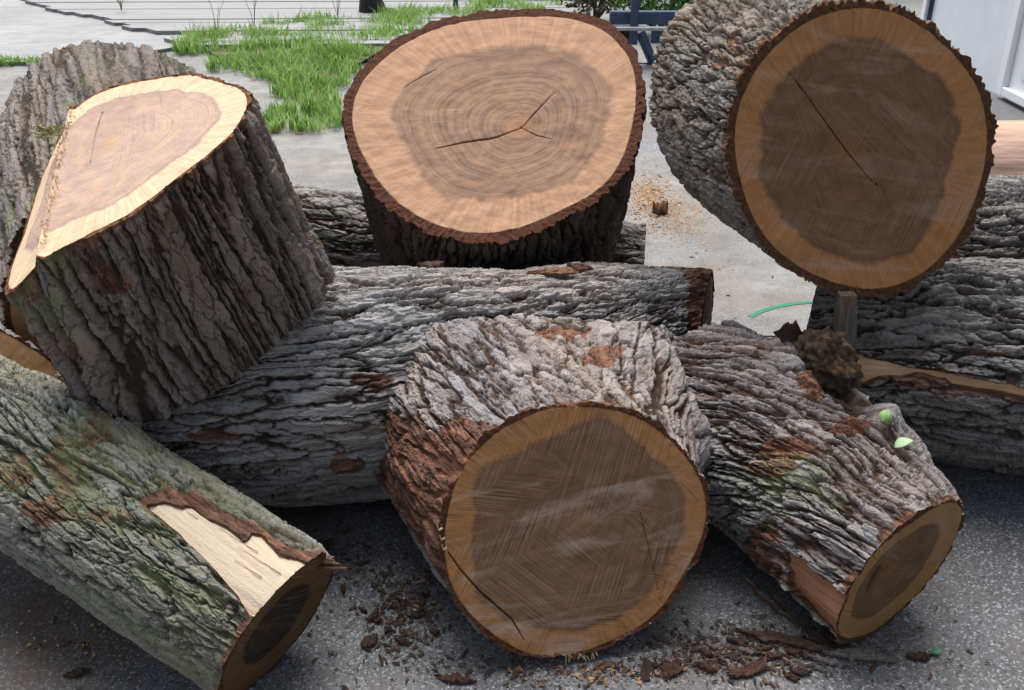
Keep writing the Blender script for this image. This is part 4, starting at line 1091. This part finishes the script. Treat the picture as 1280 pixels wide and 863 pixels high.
# bark flakes lying on the middle log
def on_log(px, py, y, lift=0.002):
    return surf(px, py + 5, lift)
scrap(0, 0, .14, .04, .15, 90, 3, 'orange brown bark flake lying on top of the middle log', P=on_log(690, 336, 2.42), tilt=0)
scrap(0, 0, .07, .035, -.3, 91, 1, 'dark red bark flake on the top edge of the middle log under the tilted stump', P=on_log(728, 329, 2.44))
scrap(0, 0, .07, .04, .3, 92, 1, 'small red brown lump on the left top of the middle log', P=on_log(538, 326, 2.42))
V, F = scrap_mesh(.075, .06, .006, 97); V = np.stack([V[:, 0], V[:, 2], V[:, 1] + .03], 1); p = surf(990, 416, 0, 12) - np.array([0, 0, .012])
props(mesh_obj('bark_scrap', V + p, F, SC[0], None, None, True, origin=p), 'dark curled bark piece standing up behind the rotten burl', 'bark scrap')
p = on_z(825, 268, .0); V, F = scrap_mesh(.07, .06, .035, 98, .5)
props(mesh_obj('soil_clod', V + p, F, SC[3], None, None, True, origin=p), 'lump of brown sawdust soil on the paving under the big right log', 'clod')

def crumbs():
    r = np.random.RandomState(6); P = []
    for (cx, cy, sx, sy, n) in ((505, 765, 32, 36, 600), (930, 812, 80, 20, 1000), (700, 838, 90, 12, 260), (420, 690, 26, 26, 160), (1130, 800, 80, 40, 50), (150, 820, 140, 30, 30), (440, 800, 80, 40, 50), (815, 250, 14, 18, 300), (880, 300, 60, 50, 60)):
        for k in range(n): P.append(gpt(cx + sx * r.normal(), min(cy + sy * r.normal(), 900)))
    P = np.array(P); n = len(P); l = r.lognormal(-5.25, .45, n); az = r.uniform(0, 6.28, n); w_ = l * r.uniform(.25, .6, n); h_ = l * r.uniform(.2, .5, n)
    ca, sa = np.cos(az), np.sin(az); V = []
    for a, b, z in ((-1, -.6, 0), (1, -.3, 0), (.7, .9, 0), (-.6, .8, 0), (-.3, -.2, 1), (.4, .3, .8)):
        V.append(np.stack([P[:, 0] + ca * a * l - sa * b * w_, P[:, 1] + sa * a * l + ca * b * w_, .0045 + z * h_], 1))
    V = np.stack(V, 1).reshape(-1, 3); b = (np.arange(n) * 6)[:, None]
    F = np.concatenate([b + np.array([f]) for f in ((0, 1, 5, 4), (1, 2, 5, 5), (2, 3, 4, 5), (3, 0, 4, 4))])
    Fl = [tuple(dict.fromkeys(f)) for f in F.tolist()]
    m = M('crumb_brown'); m.out(m.ramp(m.attr('rnd'), [(0, (.045, .027, .02)), (.6, (.085, .05, .035)), (.92, (.16, .09, .055)), (1, (.36, .25, .15))]), .9)
    o = mesh_obj('bark_crumbs', V, Fl, m.m, None, dict(rnd=np.repeat(r.rand(n), 6)), False)
    props(o, 'fine bark crumbs and sawdust scattered over the paving', 'bark crumbs', kind='stuff')
crumbs()
def sawdust():
    r = np.random.RandomState(16); P = []
    for cx, cy, sx, sy, n in ((812, 244, 13, 13, 1500), (838, 275, 24, 16, 700), (130, 790, 90, 26, 250), (760, 848, 50, 8, 120)):
        for k in range(n): P.append(gpt(cx + sx * r.normal(), min(cy + sy * r.normal(), 900)))
    P = np.array(P); n = len(P); l = r.lognormal(-5.7, .4, n); az = r.uniform(0, 6.28, n); ca, sa = np.cos(az) * l, np.sin(az) * l
    V = np.stack([np.stack([P[:, 0] + ca * a - sa * b, P[:, 1] + sa * a + ca * b, .005 + l * z], 1) for a, b, z in ((-1, -.5, 0), (1, -.5, 0), (0, .8, 0), (0, 0, .9))], 1).reshape(-1, 3)
    b = (np.arange(n) * 4)[:, None]; F = np.concatenate([b + np.array([f]) for f in ((0, 1, 3), (1, 2, 3), (2, 0, 3))])
    m = M('sawdust'); m.out(m.ramp(m.attr('rnd'), [(0, (.20, .10, .045)), (.6, (.40, .22, .095)), (1, (.58, .38, .20))]), .95)
    o = mesh_obj('sawdust', V, F, m.m, None, dict(rnd=np.repeat(r.rand(n), 4)), False)
    props(o, 'orange brown sawdust drifted on the paving beside the logs', 'sawdust', kind='stuff')
sawdust()

def leaf(px, py, y, l, ang, col, label, up=.3, P=None):
    V, F = [], []; n = 9
    for i in range(n):
        t = i / (n - 1); w_ = l * .36 * math.sin(math.pi * min(1, t ** .8)) + .0008; z = .18 * l * math.sin(t * 2.5)
        V += [(t * l, -w_, z + .14 * w_), (t * l, 0, z - .1 * w_), (t * l, w_, z + .18 * w_)]
    for i in range(n - 1):
        for k in range(2): F.append((i * 3 + k, i * 3 + 3 + k, i * 3 + 4 + k, i * 3 + k + 1))
    p = at_y(px, py, y) if P is None else P
    o_ = Vector((math.cos(ang), math.sin(ang) * .5, up)).to_track_quat('X', 'Z')
    W = []
    for v in V:
        q = Vector(v); q.rotate(o_); W.append((p[0] + q.x, p[1] + q.y, p[2] + q.z))
    o = mesh_obj('leaf', W, F, simple('leaf_green', col, .5, .2, 60, .4), None, None, True, origin=p)
    md = o.modifiers.new('thick', 'SOLIDIFY'); md.thickness = .0006
    props(o, label, 'leaf')
leaf(0, 0, 0, .034, .2, (.12, .33, .07), 'bright green leaf tucked in the hollow below the rotten burl', .25, P=surf(1044, 484, .012))
leaf(0, 0, 0, .032, .9, (.30, .48, .18), 'pale green leaf standing on edge at the top right of the right limb', .9, P=surf(1106, 524, .006, 8))
leaf(0, 0, 0, .028, 1.0, (.20, .36, .10), 'narrow green leaf beside the upright pale leaf on the right limb', 1.4, P=surf(1113, 528, .006, 8))
leaf(0, 0, 0, .042, .1, (.42, .60, .36), 'whitish green curled leaf on the right shoulder of the right limb', .3, P=surf(1118, 556, .008, 8))
leaf(0, 0, 0, .024, .1, (.08, .28, .16), 'small green leaf bit flat on the paving at the lower right', .05, P=on_z(1164, 816, .006))
